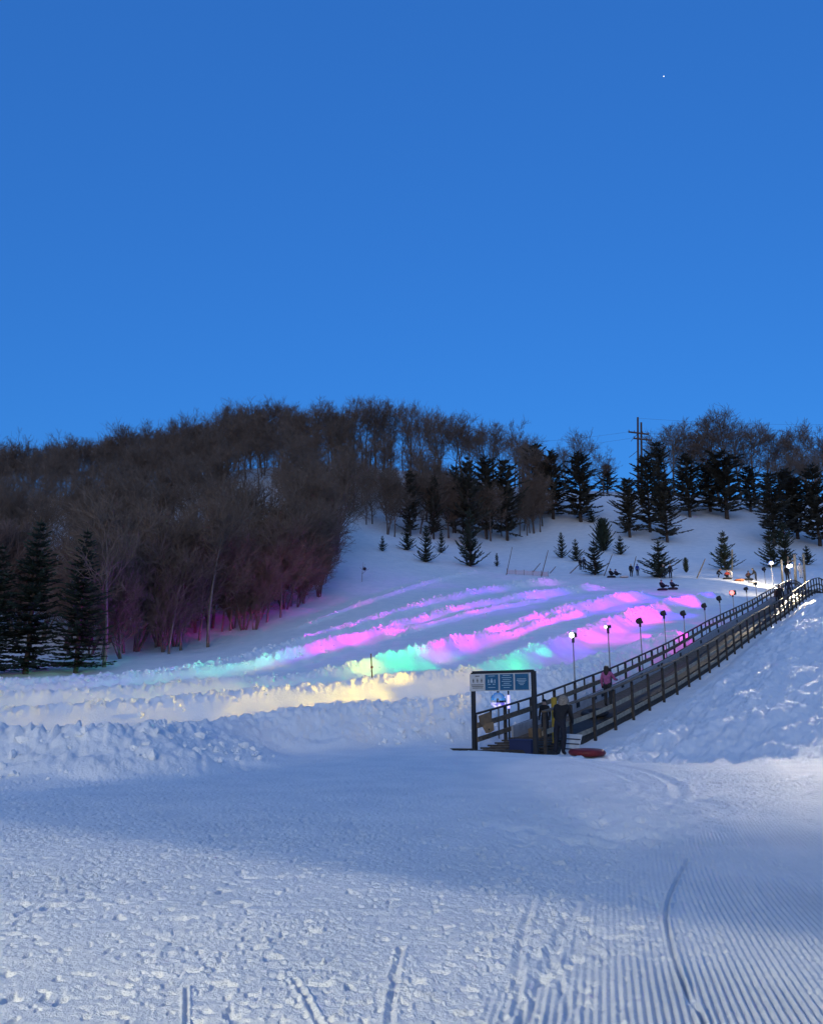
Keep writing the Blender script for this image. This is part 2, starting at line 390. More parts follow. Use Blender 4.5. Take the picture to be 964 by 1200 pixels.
def thing(name, label, cat, loc=(0, 0, 0), rz=0, group=None):
    o = bpy.data.objects.new(name, None); COL.objects.link(o); o.empty_display_size = .2
    o.location = loc; o.rotation_euler = (0, 0, rz); return tag(o, label, cat, group)
class MB:
    """collects boxes, bars and tubes; build() links them as one mesh object"""
    def __init__(s): s.v = []; s.f = []; s.i = []
    def add(s, v, f, mi=0):
        n = len(s.v); s.v += [tuple(p) for p in v]; s.f += [tuple(a + n for a in q) for q in f]; s.i += [mi] * len(f); return s
    def box(s, c, d, mi=0):
        x, y, z = c; a, b_, e = d[0] / 2, d[1] / 2, d[2] / 2
        return s.add([(x + i * a, y + j * b_, z + k * e) for i in (-1, 1) for j in (-1, 1) for k in (-1, 1)],
                     [(0, 1, 3, 2), (4, 6, 7, 5), (0, 4, 5, 1), (2, 3, 7, 6), (0, 2, 6, 4), (1, 5, 7, 3)], mi)
    def bar(s, p, q, w, h, mi=0, up=(0, 0, 1), bev=0):
        p = Vector(p); q = Vector(q); d = (q - p).normalized(); u = Vector(up); sd = d.cross(u)
        if sd.length < 1e-4: sd = d.cross(Vector((1, 0, 0)))
        sd.normalize(); u = sd.cross(d); vs = []
        c = min(w, h) * .12
        ring = [(-w / 2 + c, -h / 2), (w / 2 - c, -h / 2), (w / 2, -h / 2 + c), (w / 2, h / 2 - c), (w / 2 - c, h / 2), (-w / 2 + c, h / 2), (-w / 2, h / 2 - c), (-w / 2, -h / 2 + c)]
        for e in (p, q):
            for a, b_ in ring: vs.append(e + sd * a + u * b_)
        fs = [(k, (k + 1) % 8, 8 + (k + 1) % 8, 8 + k) for k in range(8)] + [(7, 6, 5, 4, 3, 2, 1, 0), tuple(range(8, 16))]
        return s.add(vs, fs, mi)
    def tube(s, pts, r, n=8, mi=0, cap=True):
        pts = [Vector(p) for p in pts]; vs = []; fs = []
        rs = r if isinstance(r, (list, tuple)) else [r] * len(pts)
        ref = None
        for k, p in enumerate(pts):
            d = (pts[min(k + 1, len(pts) - 1)] - pts[max(k - 1, 0)]).normalized()
            if ref is None: ref = d.orthogonal().normalized()
            ref = (ref - d * ref.dot(d)).normalized(); t = d.cross(ref)
            for j in range(n):
                a = 2 * math.pi * j / n; vs.append(p + (ref * math.cos(a) + t * math.sin(a)) * rs[k])
        for k in range(len(pts) - 1):
            for j in range(n): fs.append((k * n + j, k * n + (j + 1) % n, (k + 1) * n + (j + 1) % n, (k + 1) * n + j))
        if cap: fs += [tuple(reversed(range(n))), tuple((len(pts) - 1) * n + j for j in range(n))]
        return s.add(vs, fs, mi)
    def lathe(s, c, prof, n=20, mi=0, axis='z', sx=1, sy=1):
        vs = []; fs = []; m = len(prof); c = Vector(c)
        for r, z in prof:
            for j in range(n):
                a = 2 * math.pi * j / n; q = Vector((r * math.cos(a) * sx, r * math.sin(a) * sy, z))
                if axis == 'y': q = Vector((q.x, q.z, q.y))
                vs.append(c + q)
        for k in range(m - 1):
            for j in range(n): fs.append((k * n + j, k * n + (j + 1) % n, (k + 1) * n + (j + 1) % n, (k + 1) * n + j))
        fs += [tuple(reversed(range(n))), tuple((m - 1) * n + j for j in range(n))]
        return s.add(vs, fs, mi)
    def mesh(s, name, mats, smooth_=False):
        me = bpy.data.meshes.new(name); me.from_pydata(s.v, [], s.f)
        for mm in (mats if isinstance(mats, (list, tuple)) else [mats]): me.materials.append(mm)
        me.polygons.foreach_set('material_index', s.i); me.polygons.foreach_set('use_smooth', [smooth_] * len(s.f)); me.update(); return me
    def build(s, name, mats, parent=None, smooth_=False, loc=None): return link(name, s.mesh(name, mats, smooth_), parent, loc)
def copy_tree(o, parent=None):
    c = o.copy(); COL.objects.link(c)
    if parent: c.parent = parent
    for ch in list(o.children): copy_tree(ch, c)
    return c

# ---------------------------------------------------------------- snow ground (one sheet all round the camera)
th = np.concatenate([np.linspace(-180, -34, 50, endpoint=False), np.linspace(-34, 34, 1150), np.linspace(34, 180, 51)[1:-1]])
th = np.radians(th)
rr = np.concatenate([[.05], np.geomspace(.4, 3.4, 14), np.geomspace(3.4, 11, 400)[1:], np.geomspace(11, 27, 190)[1:], np.arange(27, 72, .12), np.arange(72, 128, .28), np.geomspace(128, 1500, 60)])
TH, RR = np.meshgrid(th, rr)
GX = RR * np.sin(TH); GY = RR * np.cos(TH)
GZ = height(GX.ravel(), GY.ravel()).reshape(GX.shape)
far = sst(RR, 250, 420); GZ = GZ * (1 - far) + (GZ * .0 + np.where(GY > 0, 48, -1.6)) * far * sst(GY, -100, 200) + (-1.6) * far * (1 - sst(GY, -100, 200))
nr, ntn = GX.shape
verts = np.stack([GX, GY, GZ], -1).reshape(-1, 3)
ii, jj = np.meshgrid(np.arange(nr - 1), np.arange(ntn), indexing='ij'); j2 = (jj + 1) % ntn
faces = np.stack([ii * ntn + jj, (ii + 1) * ntn + jj, (ii + 1) * ntn + j2, ii * ntn + j2], -1).reshape(-1, 4)[:, ::-1]
tag(link('snow_ground', new_mesh('snow_ground', verts, faces, M['snow'], smooth_=True)), kind='structure')

# loose snow chunks thrown up along the berm crests
rng = np.random.default_rng(4)
t_ = (1 + 5 ** .5) / 2
ico = np.array([(-1, t_, 0), (1, t_, 0), (-1, -t_, 0), (1, -t_, 0), (0, -1, t_), (0, 1, t_), (0, -1, -t_), (0, 1, -t_), (t_, 0, -1), (t_, 0, 1), (-t_, 0, -1), (-t_, 0, 1)]) / 1.9
icf = np.array([(0, 11, 5), (0, 5, 1), (0, 1, 7), (0, 7, 10), (0, 10, 11), (1, 5, 9), (5, 11, 4), (11, 10, 2), (10, 7, 6), (7, 1, 8), (3, 9, 4), (3, 4, 2), (3, 2, 6), (3, 6, 8), (3, 8, 9), (4, 9, 5), (2, 4, 11), (6, 2, 10), (8, 6, 7), (9, 8, 1)])
cx, cy, cs = [], [], []
for bi, (pts, h, wu, wc, lump) in enumerate(berms):
    seg = np.hypot(*(pts[1:] - pts[:-1]).T); cum = np.concatenate([[0], np.cumsum(seg)])
    n = int(cum[-1] * (9 if bi < 4 else 26 if bi == 4 else 5))
    a = rng.uniform(0, cum[-1], n); k = np.clip(np.searchsorted(cum, a) - 1, 0, len(seg) - 1); t = (a - cum[k]) / seg[k]
    p = pts[k] + (pts[k + 1] - pts[k]) * t[:, None]; d = (pts[k + 1] - pts[k]) / seg[k][:, None]
    off = rng.normal(0, .45, n) if bi != 4 else rng.uniform(-.8, wc * .9, n)
    nx = np.stack([-d[:, 1], d[:, 0]], -1)                # camera side
    p = p + nx * off[:, None]
    sel = vn(a / 1.6, a * 0 + bi, 200) > .35
    cx.append(p[sel, 0]); cy.append(p[sel, 1]); cs.append((np.exp(rng.normal(math.log(.055), .5, n)))[sel])
cx = np.concatenate(cx); cy = np.concatenate(cy); cs = np.clip(np.concatenate(cs), .025, .13)
ok = (np.abs(cx - (LX(cy) + RX(cy)) / 2) > 1.9)
cx, cy, cs = cx[ok], cy[ok], cs[ok]
cz = height(cx, cy)
n = len(cx)
vv = ico[None] * (cs[:, None, None] * rng.uniform(.6, 1.4, (n, 12, 1))) * rng.uniform(.7, 1.3, (n, 1, 3)) + np.stack([cx, cy, cz + cs * .12], -1)[:, None]
ff = icf[None] + (np.arange(n) * 12)[:, None, None]
tag(link('snow_chunks', new_mesh('snow_chunks', vv.reshape(-1, 3), ff.reshape(-1, 3), M['snow'])), 'loose broken snow chunks along the tubing berms', 'snow chunks', kind='stuff')

# ---------------------------------------------------------------- unseen building silhouette shaped for the shadow band, and floodlights behind the camera
BL = Vector((-10, -32, 13)); LYP = -6.0
def through(u, v):
    g = P(u, v, 1); g = Vector(g * (-1.6 / g[2])); t = (LYP - BL.y) / (g.y - BL.y); return BL.lerp(g, t)
shade_outline = [through(u, v) for u, v in [(-500, 950), (-160, 938), (0, 931), (240, 906), (470, 885), (560, 893), (650, 940), (730, 992), (850, 957), (964, 921), (1100, 900), (1300, 915), (1700, 950)]]
lv = [(q.x, LYP, q.z) for q in shade_outline] + [(q.x, LYP, -1.7) for q in shade_outline]; nlv = len(shade_outline)
lv += [(x, y - 5, z) for x, y, z in lv]; lf = []
for k in range(nlv - 1):
    a, b_, c, d = k, k + 1, nlv + k + 1, nlv + k; e = 2 * nlv
    lf += [(a, b_, c, d), (a + e, d + e, c + e, b_ + e), (a, a + e, b_ + e, b_)]
lf += [(0, nlv, 3 * nlv, 2 * nlv), (nlv - 1, 3 * nlv - 1, 4 * nlv - 1, 2 * nlv - 1)]
me = new_mesh('lodge_blocker', lv, lf, mat('blocker_brown', (.12, .09, .07), .8, .3, 2)); tag(link('lodge_blocker', me), kind='structure')  # unseen blocker, outline projected back from the wanted shadow on the apron
def flood(pos, aim, col, power, cone, r, blend=.3):
    l = bpy.data.lights.new('unseen_floodlight', 'SPOT'); l.energy = power; l.color = col; l.spot_size = R(cone); l.spot_blend = blend; l.shadow_soft_size = r
    ob = bpy.data.objects.new('unseen_floodlight', l); COL.objects.link(ob); ob.location = pos; ob.rotation_euler = (Vector(aim) - Vector(pos)).to_track_quat('-Z', 'Y').to_euler()
flood(BL, (0, 34, 0), (1, .93, .80), 6500, 75, .35)
flood((-10, LYP + 1.2, 5.2), (3, 18, -1.6), (1, .95, .62), 1150, 165, 1.6, 1.)      # added soft fill lamp, lifts the shaded apron and rakes its grooves
AL = Vector((-5.5, LYP + .8, 3.2))
def gp(u, v):
    g = P(u, v, 1); return Vector(g * (-1.6 / g[2]))
vis = []
for u, v in [(-700, 880), (0, 962), (350, 1012), (480, 1035), (700, 1064), (964, 1102), (1700, 1200)]:
    vis.append(AL + (gp(u, v) - AL).normalized() * .8)
up_ = Vector((0, 0, .9)); vv_ = [tuple(q) for q in vis] + [tuple(q + up_) for q in vis]; nv_ = len(vis)
me = new_mesh('lamp_blocker', vv_, [(k, k + 1, nv_ + k + 1, nv_ + k) for k in range(nv_ - 1)], mat('blocker_dark', (.05, .05, .05), .7)); tag(link('lamp_blocker', me), kind='structure')  # unseen blocker, added to cut the lamp's light along a straight edge
flood(AL, (0, 6, -1.6), (1, .92, .72), 1450, 150, .006)

# ---------------------------------------------------------------- trees
def segs_mesh(name, segs, mat_, n=3):
    s = np.array(segs, float); p = s[:, 0:3]; q = s[:, 3:6]; r0 = s[:, 6]; r1 = s[:, 7]
    d = q - p; d /= np.linalg.norm(d, axis=1)[:, None] + 1e-9
    ref = np.where(np.abs(d[:, 2:3]) < .9, np.array([[0, 0, 1.]]), np.array([[1., 0, 0]]))
    a = np.cross(d, ref); a /= np.linalg.norm(a, axis=1)[:, None]; b_ = np.cross(d, a)
    ang = np.arange(n) * 2 * np.pi / n
    ring = a[:, None] * np.cos(ang)[None, :, None] + b_[:, None] * np.sin(ang)[None, :, None]
    v = np.concatenate([p[:, None] + ring * r0[:, None, None], q[:, None] + ring * r1[:, None, None]], 1).reshape(-1, 3)
    base_ = (np.arange(len(s)) * 2 * n)[:, None, None]
    k = np.arange(n); f = np.stack([k, (k + 1) % n, n + (k + 1) % n, n + k], -1)[None] + base_
    return new_mesh(name, v, f.reshape(-1, 4), mat_, smooth_=True)
def bare_tree(rnd, H, spread=.5, up=.35, nb=(11, 6, 5, 4), clear=.3, r0=None, stems=1, fork=False):
    """returns (trunk segments, crown segments)"""
    tr, cr = [], []
    r0 = r0 or H * .012
    def branch(p, d, L, r, lvl):
        ns = (9, 6, 4, 3, 2)[lvl]; pts = [p]; q = p
        for i in range(ns):
            j = (.05, .13, .15, .17, .2)[lvl]
            d = (d + Vector((rnd.gauss(0, j), rnd.gauss(0, j), rnd.gauss(0, j) + up * (0.06 if lvl == 0 else .22)))).normalized()
            e = q + d * (L / ns); ra = r * (1 - .82 * i / ns); rb = r * (1 - .82 * (i + 1) / ns)
            (tr if lvl == 0 else cr).append((*q, *e, max(ra, (.03, .024, .020, .016, .014)[lvl]), max(rb, (.02, .018, .014, .012, .010)[lvl]))); q = e; pts.append(q)
        if lvl < len(nb):
            for k in range(nb[lvl]):
                t = rnd.uniform(clear if lvl == 0 else .2, 1.0) ; x = t * ns; i = min(int(x), ns - 1)
                s = pts[i].lerp(pts[i + 1], x - i); dd = (pts[i + 1] - pts[i]).normalized()
                o = dd.orthogonal(); o.rotate(__import__('mathutils').Quaternion(dd, rnd.uniform(0, 6.283)))
                sp = spread * rnd.uniform(.7, 1.3) * (1 if lvl else 1.05)
                nd = (dd * math.cos(sp) + o * math.sin(sp)).normalized()
                ll = L * (rnd.uniform(.34, .52) * (1.25 - .6 * t) if lvl == 0 else rnd.uniform(.42, .72))
                branch(s, nd, ll, r * (1 - .8 * t) * rnd.uniform(.45, .65), lvl + 1)
    for s in range(stems):
        a = rnd.uniform(0, 6.28); tilt = 0.05 if stems == 1 else rnd.uniform(.12, .45)
        hh = H * (1 if stems == 1 else rnd.uniform(.7, 1.05))
        branch(Vector((math.cos(a), math.sin(a), 0)) * (0 if stems == 1 else .25), Vector((math.cos(a) * tilt, math.sin(a) * tilt, 1)).normalized(), hh * .95, r0, 0)
    return tr, cr
def norm_h(tr, cr, H):
    top = max(s[5] for s in tr + cr); k = H / top
    f = lambda s: (s[0] * k, s[1] * k, s[2] * k - .0, s[3] * k, s[4] * k, s[5] * k, s[6], s[7])
    return [f(s) for s in tr], [f(s) for s in cr]
rnd = random.Random(11)
def proto_bare(n, H, mats, **kw):
    out = []
    for i in range(n):
        tr, cr = norm_h(*bare_tree(rnd, H, **kw), H)
        tr = [(tr[0][0], tr[0][1], -1.2, *tr[0][:3], tr[0][6] * 1.2, tr[0][6])] + tr
        out.append((segs_mesh('trunk', tr, mats[0], 6), segs_mesh('crown', cr, mats[1], 3)))
    return out
PB = {'tall': proto_bare(6, 13, (M['bark'], M['twig']), spread=.5, up=.42, nb=(18, 7, 5, 3), clear=.16),
      'spread': proto_bare(4, 13, (M['bark'], M['twig']), spread=.62, up=.3, nb=(15, 7, 5, 4), clear=.22, r0=.22),
      'open': proto_bare(5, 13, (M['bark'], M['twig']), spread=.52, up=.36, nb=(15, 6, 5, 3), clear=.3, r0=.2),
      'brush': proto_bare(5, 8, (M['bark'], M['redtwig']), spread=.48, up=.3, nb=(12, 8, 6), clear=.22, stems=5, r0=.075),
      'pale': proto_bare(3, 10, (M['pale_bark'], M['twig']), spread=.6, up=.4, nb=(12, 6, 5, 4), clear=.4)}
PBH = {'open': 13, 'tall': 13, 'spread': 13, 'brush': 8, 'pale': 10}
bare_count = 0
def put_bare(kind, x, y, H, label, group, rz=None, name='bare_tree', z=None, cat='tree', wide=1., which=None):
    global bare_count
    tm, cm = PB[kind][which] if which is not None else rnd.choice(PB[kind])
    o = thing(name, label, cat, (x, y, (G(x, y) if z is None else z)), rz if rz is not None else rnd.uniform(0, 6.28), group)
    s = H / PBH[kind]; o.scale = (s * wide, s * wide, s)
    link('trunk', tm, o); link('crown', cm, o); bare_count += 1; return o

def conifer(rnd, H, Rb, kind):
    """trunk segments and needle diamonds"""
    tr = []; nv = []; nf = []
    q = Vector((0, 0, -1)); N = 12
    for i in range(N):
        t = (i + 1) / N; e = Vector((.03 * rnd.gauss(0, 1), .03 * rnd.gauss(0, 1), t * H)); r = H * .013 + .02
        tr.append((*q, *e, r * (1 - i / N) + .012, r * (1 - (i + 1) / N) + .012)); q = e
    def diamond(p, d, L, w, roll):
        sd = d.cross(Vector((0, 0, 1)))
        if sd.length < 1e-3: sd = Vector((1, 0, 0))
        sd.normalize(); u = sd.cross(d); sd = sd * math.cos(roll) + u * math.sin(roll)
        n = len(nv); m_ = p + d * (L * .45)
        nv.extend([p, m_ + sd * w, p + d * L, m_ - sd * w]); nf.append((n, n + 1, n + 2, n + 3))
    if kind == 'spruce': whorl, per, lo, droop, tw = int(H * 3.6), 7, .05, -.25, .30
    elif kind == 'young': whorl, per, lo, droop, tw = int(5 + H * 2.2), 6, .03, .34, .24
    elif kind == 'bush': whorl, per, lo, droop, tw = int(8 + H * 3.2), 9, .02, .45, .30
    else: whorl, per, lo, droop, tw = int(H * 2.4), 6, .10, .12, .38
    for w in range(whorl):
        t = lo + (1 - lo) * (w + rnd.uniform(-.3, .3)) / whorl; t = min(max(t, .01), .985)
        if kind == 'pine':
            env = Rb * (1 - ((t - .42) / .62) ** 2) ** .8 * rnd.uniform(.3, 1.2) if abs(t - .42) < .6 else .2
            env = max(env, .25)
        elif kind == 'bush': env = Rb * (1 - t ** 2.2) ** .9 * (.75 + .25 * min(1, t * 6)) * rnd.uniform(.8, 1.12) + .08
        else: env = Rb * (1 - t) ** .82 * (rnd.uniform(.78, 1.15) if kind == 'spruce' else rnd.uniform(.62, 1.28)) + .06
        for k in range(per):
            if rnd.random() < (.16 if kind == 'pine' else .06): continue
            a = 6.283 * (k + rnd.uniform(-.35, .35)) / per + w * 1.3; L = env * (rnd.uniform(.7, 1.1) if kind == 'spruce' else rnd.uniform(.55, 1.2))
            dr = droop + (.5 * t if kind != 'pine' else .35 * t) + rnd.gauss(0, .1 if kind != 'pine' else .28)
            d = Vector((math.cos(a), math.sin(a), dr)).normalized(); p = Vector((0, 0, t * H)); bp = [p]
            for i in range(4):
                d = (d + Vector((rnd.gauss(0, .06), rnd.gauss(0, .06), .10 if kind != 'spruce' else .09))).normalized(); p = p + d * (L / 4); bp.append(p)
            for i in range(4): tr.append((*bp[i], *bp[i + 1], .022 * (1 - i / 4.5), .02 * (1 - (i + 1) / 4.5)))
            m_ = max(6, int(L / tw * (9 if kind == 'pine' else 7)))
            for i in range(m_):
                s = (i + .5) / m_
                if kind == 'pine': s = .12 + .88 * s
                x = s * 4; j = min(int(x), 3); pp = bp[j].lerp(bp[j + 1], x - j); dd = (bp[j + 1] - bp[j]).normalized()
                for sg in (-1, 1):
                    sd = dd.cross(Vector((0, 0, 1))).normalized() * sg
                    tl = tw * rnd.uniform(.6, 1.3) * (1.15 - .5 * s) * (1 if L > .5 else .7)
                    td = (dd * rnd.uniform(.5, 1.1) + sd * rnd.uniform(.4, 1.0) + Vector((0, 0, rnd.uniform(-.35, .25 if kind == 'spruce' else .5)))).normalized()
                    diamond(pp, td, tl, tl * rnd.uniform(.12, .22), rnd.uniform(-.9, .9))
            diamond(bp[4] - d * .05, d, tw * 1.1, tw * .2, rnd.uniform(0, 3))
    diamond(Vector((0, 0, H * .97)), Vector((0, 0, 1)), H * .05 + .12, .04, 0); diamond(Vector((0, 0, H * .97)), Vector((0, 0, 1)), H * .05 + .12, .04, 1.57)
    return tr, nv, nf
PC = {}
for kind, n, H, Rb, nm in (('spruce', 2, 9, 2.1, 'needle'), ('young', 3, 4, 1.35, 'needle'), ('bush', 2, 4, 1.9, 'needle'), ('pine', 4, 10, 2.4, 'needle_brown')):
    PC[kind] = []
    for i in range(n):
        tr, nv, nf = conifer(rnd, H, Rb, kind)
        PC[kind].append((segs_mesh('trunk', tr, M['pine_bark'], 5), new_mesh('crown', [tuple(p) for p in nv], nf, M[nm])))
PCH = {'spruce': 9, 'young': 4, 'bush': 4, 'pine': 10}
PCW = {'spruce': 4.2, 'young': 2.7, 'bush': 3.8, 'pine': 4.4}
def put_conifer(kind, u, vb, vt, label, group, name, wpx=None, Y=None, which=None):
    if Y is None: p = hit(u, vb)
    else:
        q = P(u, vb, Y); p = Vector((q[0], q[1], G(q[0], q[1])))
    Ht = P(u, vt, p.y)[2] - p.z
    o = thing(name, label, 'tree', p, rnd.uniform(0, 6.28), group)
    s = Ht / PCH[kind]; w = s
    if wpx: w = (wpx * (1.25 if kind == 'pine' else 1.12) / F * p.y * 1.02) / PCW[kind]
    o.scale = (w, w, s)
    tm, cm = PC[kind][which] if which is not None else rnd.choice(PC[kind])
    link('trunk', tm, o); link('crown', cm, o); return o

# the wood on the left hillside
SKY_U = [-140, 0, 60, 100, 150, 200, 260, 290, 340, 420, 490, 520, 560, 590, 620, 645, 680]
SKY_V = [520, 508, 515, 502, 495, 487, 475, 465, 465, 464, 468, 470, 485, 490, 505, 522, 540]
FR_U = [-140, 0, 60, 130, 250, 340, 385, 410, 420, 470, 560, 640, 700]
FR_Y = [60, 58, 56, 55, 64, 73, 84, 92, 106, 118, 128, 142, 166]
def wood_tree(u, Y, kind, H, tops=True):
    x = (u - 482) / F * Y * 1.03; z = G(x, Y); uu, vt = proj((x, Y, z + H))
    lim = np.interp(uu, SKY_U, SKY_V)
    ztop = P(uu, lim, Y)[2]
    H = min(H, ztop - z) if not tops else ztop - z
    return x, z, H
rw = random.Random(21)
WG = 'bare trees of the wood on the left hillside'
nW = 0
for u in np.arange(-90, 655, 11.5):                     # skyline row
    uu = u + rw.uniform(-5, 5); Y = rw.uniform(152, 172)
    x, z, H = wood_tree(uu, Y, 'tall', 14)
    if H < 5: continue
    H = H * rw.uniform(.74, 1.06); H = min(H, 19)
    put_bare('open' if u > 330 else 'tall', x, Y, H, 'tall leafless tree on the skyline of the brown wood', 'leafless trees along the top edge of the wood', z=z, wide=rw.uniform(.8, 1.15)); nW += 1
for u in np.arange(-100, 640, 15):                       # second row just behind it
    uu = u + rw.uniform(-6, 6); Y = rw.uniform(174, 190)
    x, z, H = wood_tree(uu, Y, 'tall', 14)
    if 5 < H < 24 and (u < 380 or rw.random() < .4): put_bare('open' if u > 300 else 'tall', x, Y, min(H * rw.uniform(.8, .97), 19), 'tall leafless tree on the skyline of the brown wood', 'leafless trees along the top edge of the wood', z=z, wide=rw.uniform(1., 1.3))
k = 0
while k < 158:                                           # the body of the wood
    u = rw.uniform(-110, 640); y0 = np.interp(u, FR_U, FR_Y) + (10 if 385 < u < 440 else 0); Y = y0 + 5 + (150 - y0) * rw.random() ** 1.25
    if Y > 158: continue
    H = rw.uniform(8.5, 12.5) + (2 if u < 420 else 0)
    x, z, H = wood_tree(u, Y, 'tall', H, tops=False)
    if H < 5: continue
    put_bare('tall' if rw.random() < .8 else 'spread', x, Y, H * .97, 'leafless tree deep inside the dense brown wood', WG, z=z, wide=rw.uniform(.85, 1.15)); k += 1
k = 0
while k < 46:                                            # brushy edge, many stems
    u = rw.uniform(-60, 384); y0 = np.interp(u, FR_U, FR_Y); Y = y0 + rw.uniform(0, 15)
    if u < 118 and Y < y0 + 6: continue
    x, z, H = wood_tree(u, Y, 'brush', rw.uniform(6.5, 10.5) * (1 if Y > y0 + 3 else .7), tops=False)
    put_bare('brush', x, Y, H, 'many stemmed leafless brush tree at the foot of the brown wood', 'reddish leafless brush along the edge of the wood', z=z, name='brush_tree', wide=rw.uniform(.85, 1.2)); k += 1
for k in range(18):                                      # fill towards the skyline on the left
    u = rw.uniform(150, 350); Y = rw.uniform(138, 166); x, z, H = wood_tree(u, Y, 'tall', rw.uniform(11, 14), tops=False)
    put_bare('tall', x, Y, H * .95, 'leafless tree deep inside the dense brown wood', WG, z=z, wide=rw.uniform(1., 1.3))
# pale trunked tree beside the spruces and a few on the edge
p = hit(122, 782); put_bare('pale', p.x, p.y, 11.5, 'slim pale trunked leafless tree just right of the dark spruces', None, z=p.z, which=0)
for u in (140, 158, 171, 189, 207, 222, 238, 251, 268, 283, 297, 315, 330, 346, 361, 374):
    uu = u + rw.uniform(-6, 6); Y = np.interp(uu, FR_U, FR_Y) + rw.uniform(-1.2, 5); x, z, H = wood_tree(uu, Y, 'pale', rw.uniform(8.5, 12.5), tops=False)
    put_bare('pale', x, Y, H, 'slim grey trunked tree standing in the reddish brush at the front edge of the wood', 'slim grey trunked trees at the front edge of the wood', z=z, wide=rw.uniform(.8, 1.1))
# trees on the skyline at the right
RG = 'leafless trees on the skyline right of the power poles'
for u, vt, Y in [(779, 503, 178), (790, 499, 176), (812, 512, 182), (826, 508, 180), (842, 492, 176), (855, 484, 174), (868, 500, 180), (884, 503, 176), (900, 506, 178), (915, 520, 182), (930, 512, 176), (945, 502, 174), (958, 508, 180), (980, 506, 178), (1000, 500, 176), (1030, 505, 178), (800, 520, 183), (875, 525, 183), (925, 530, 170), (950, 535, 165), (835, 530, 184)]:
    x = (u - 482) / F * Y * 1.03; z = G(x, Y); uu = proj((x, Y, z + 10))[0]; H = (P(uu, vt, Y)[2] - z) * 1.1
    put_bare('open' if rw.random() < .8 else 'tall', x, Y, H, 'leafless tree on the skyline right of the power poles', RG, z=z, wide=rw.uniform(1., 1.3))
for u, vt, Y, lab, kd in [(683, 500, 172, 'round headed leafless tree on the skyline left of the power poles', 'open'), (707, 524, 173, 'flat topped leafless tree next to the skyline gap', 'spread'), (664, 518, 174, 'leafless tree behind the pines left of the skyline gap', 'tall')]:
    x = (u - 482) / F * Y * 1.03; z = G(x, Y); H = P(u, vt, Y)[2] - z
    put_bare(kd, x, Y, H, lab, None, z=z)

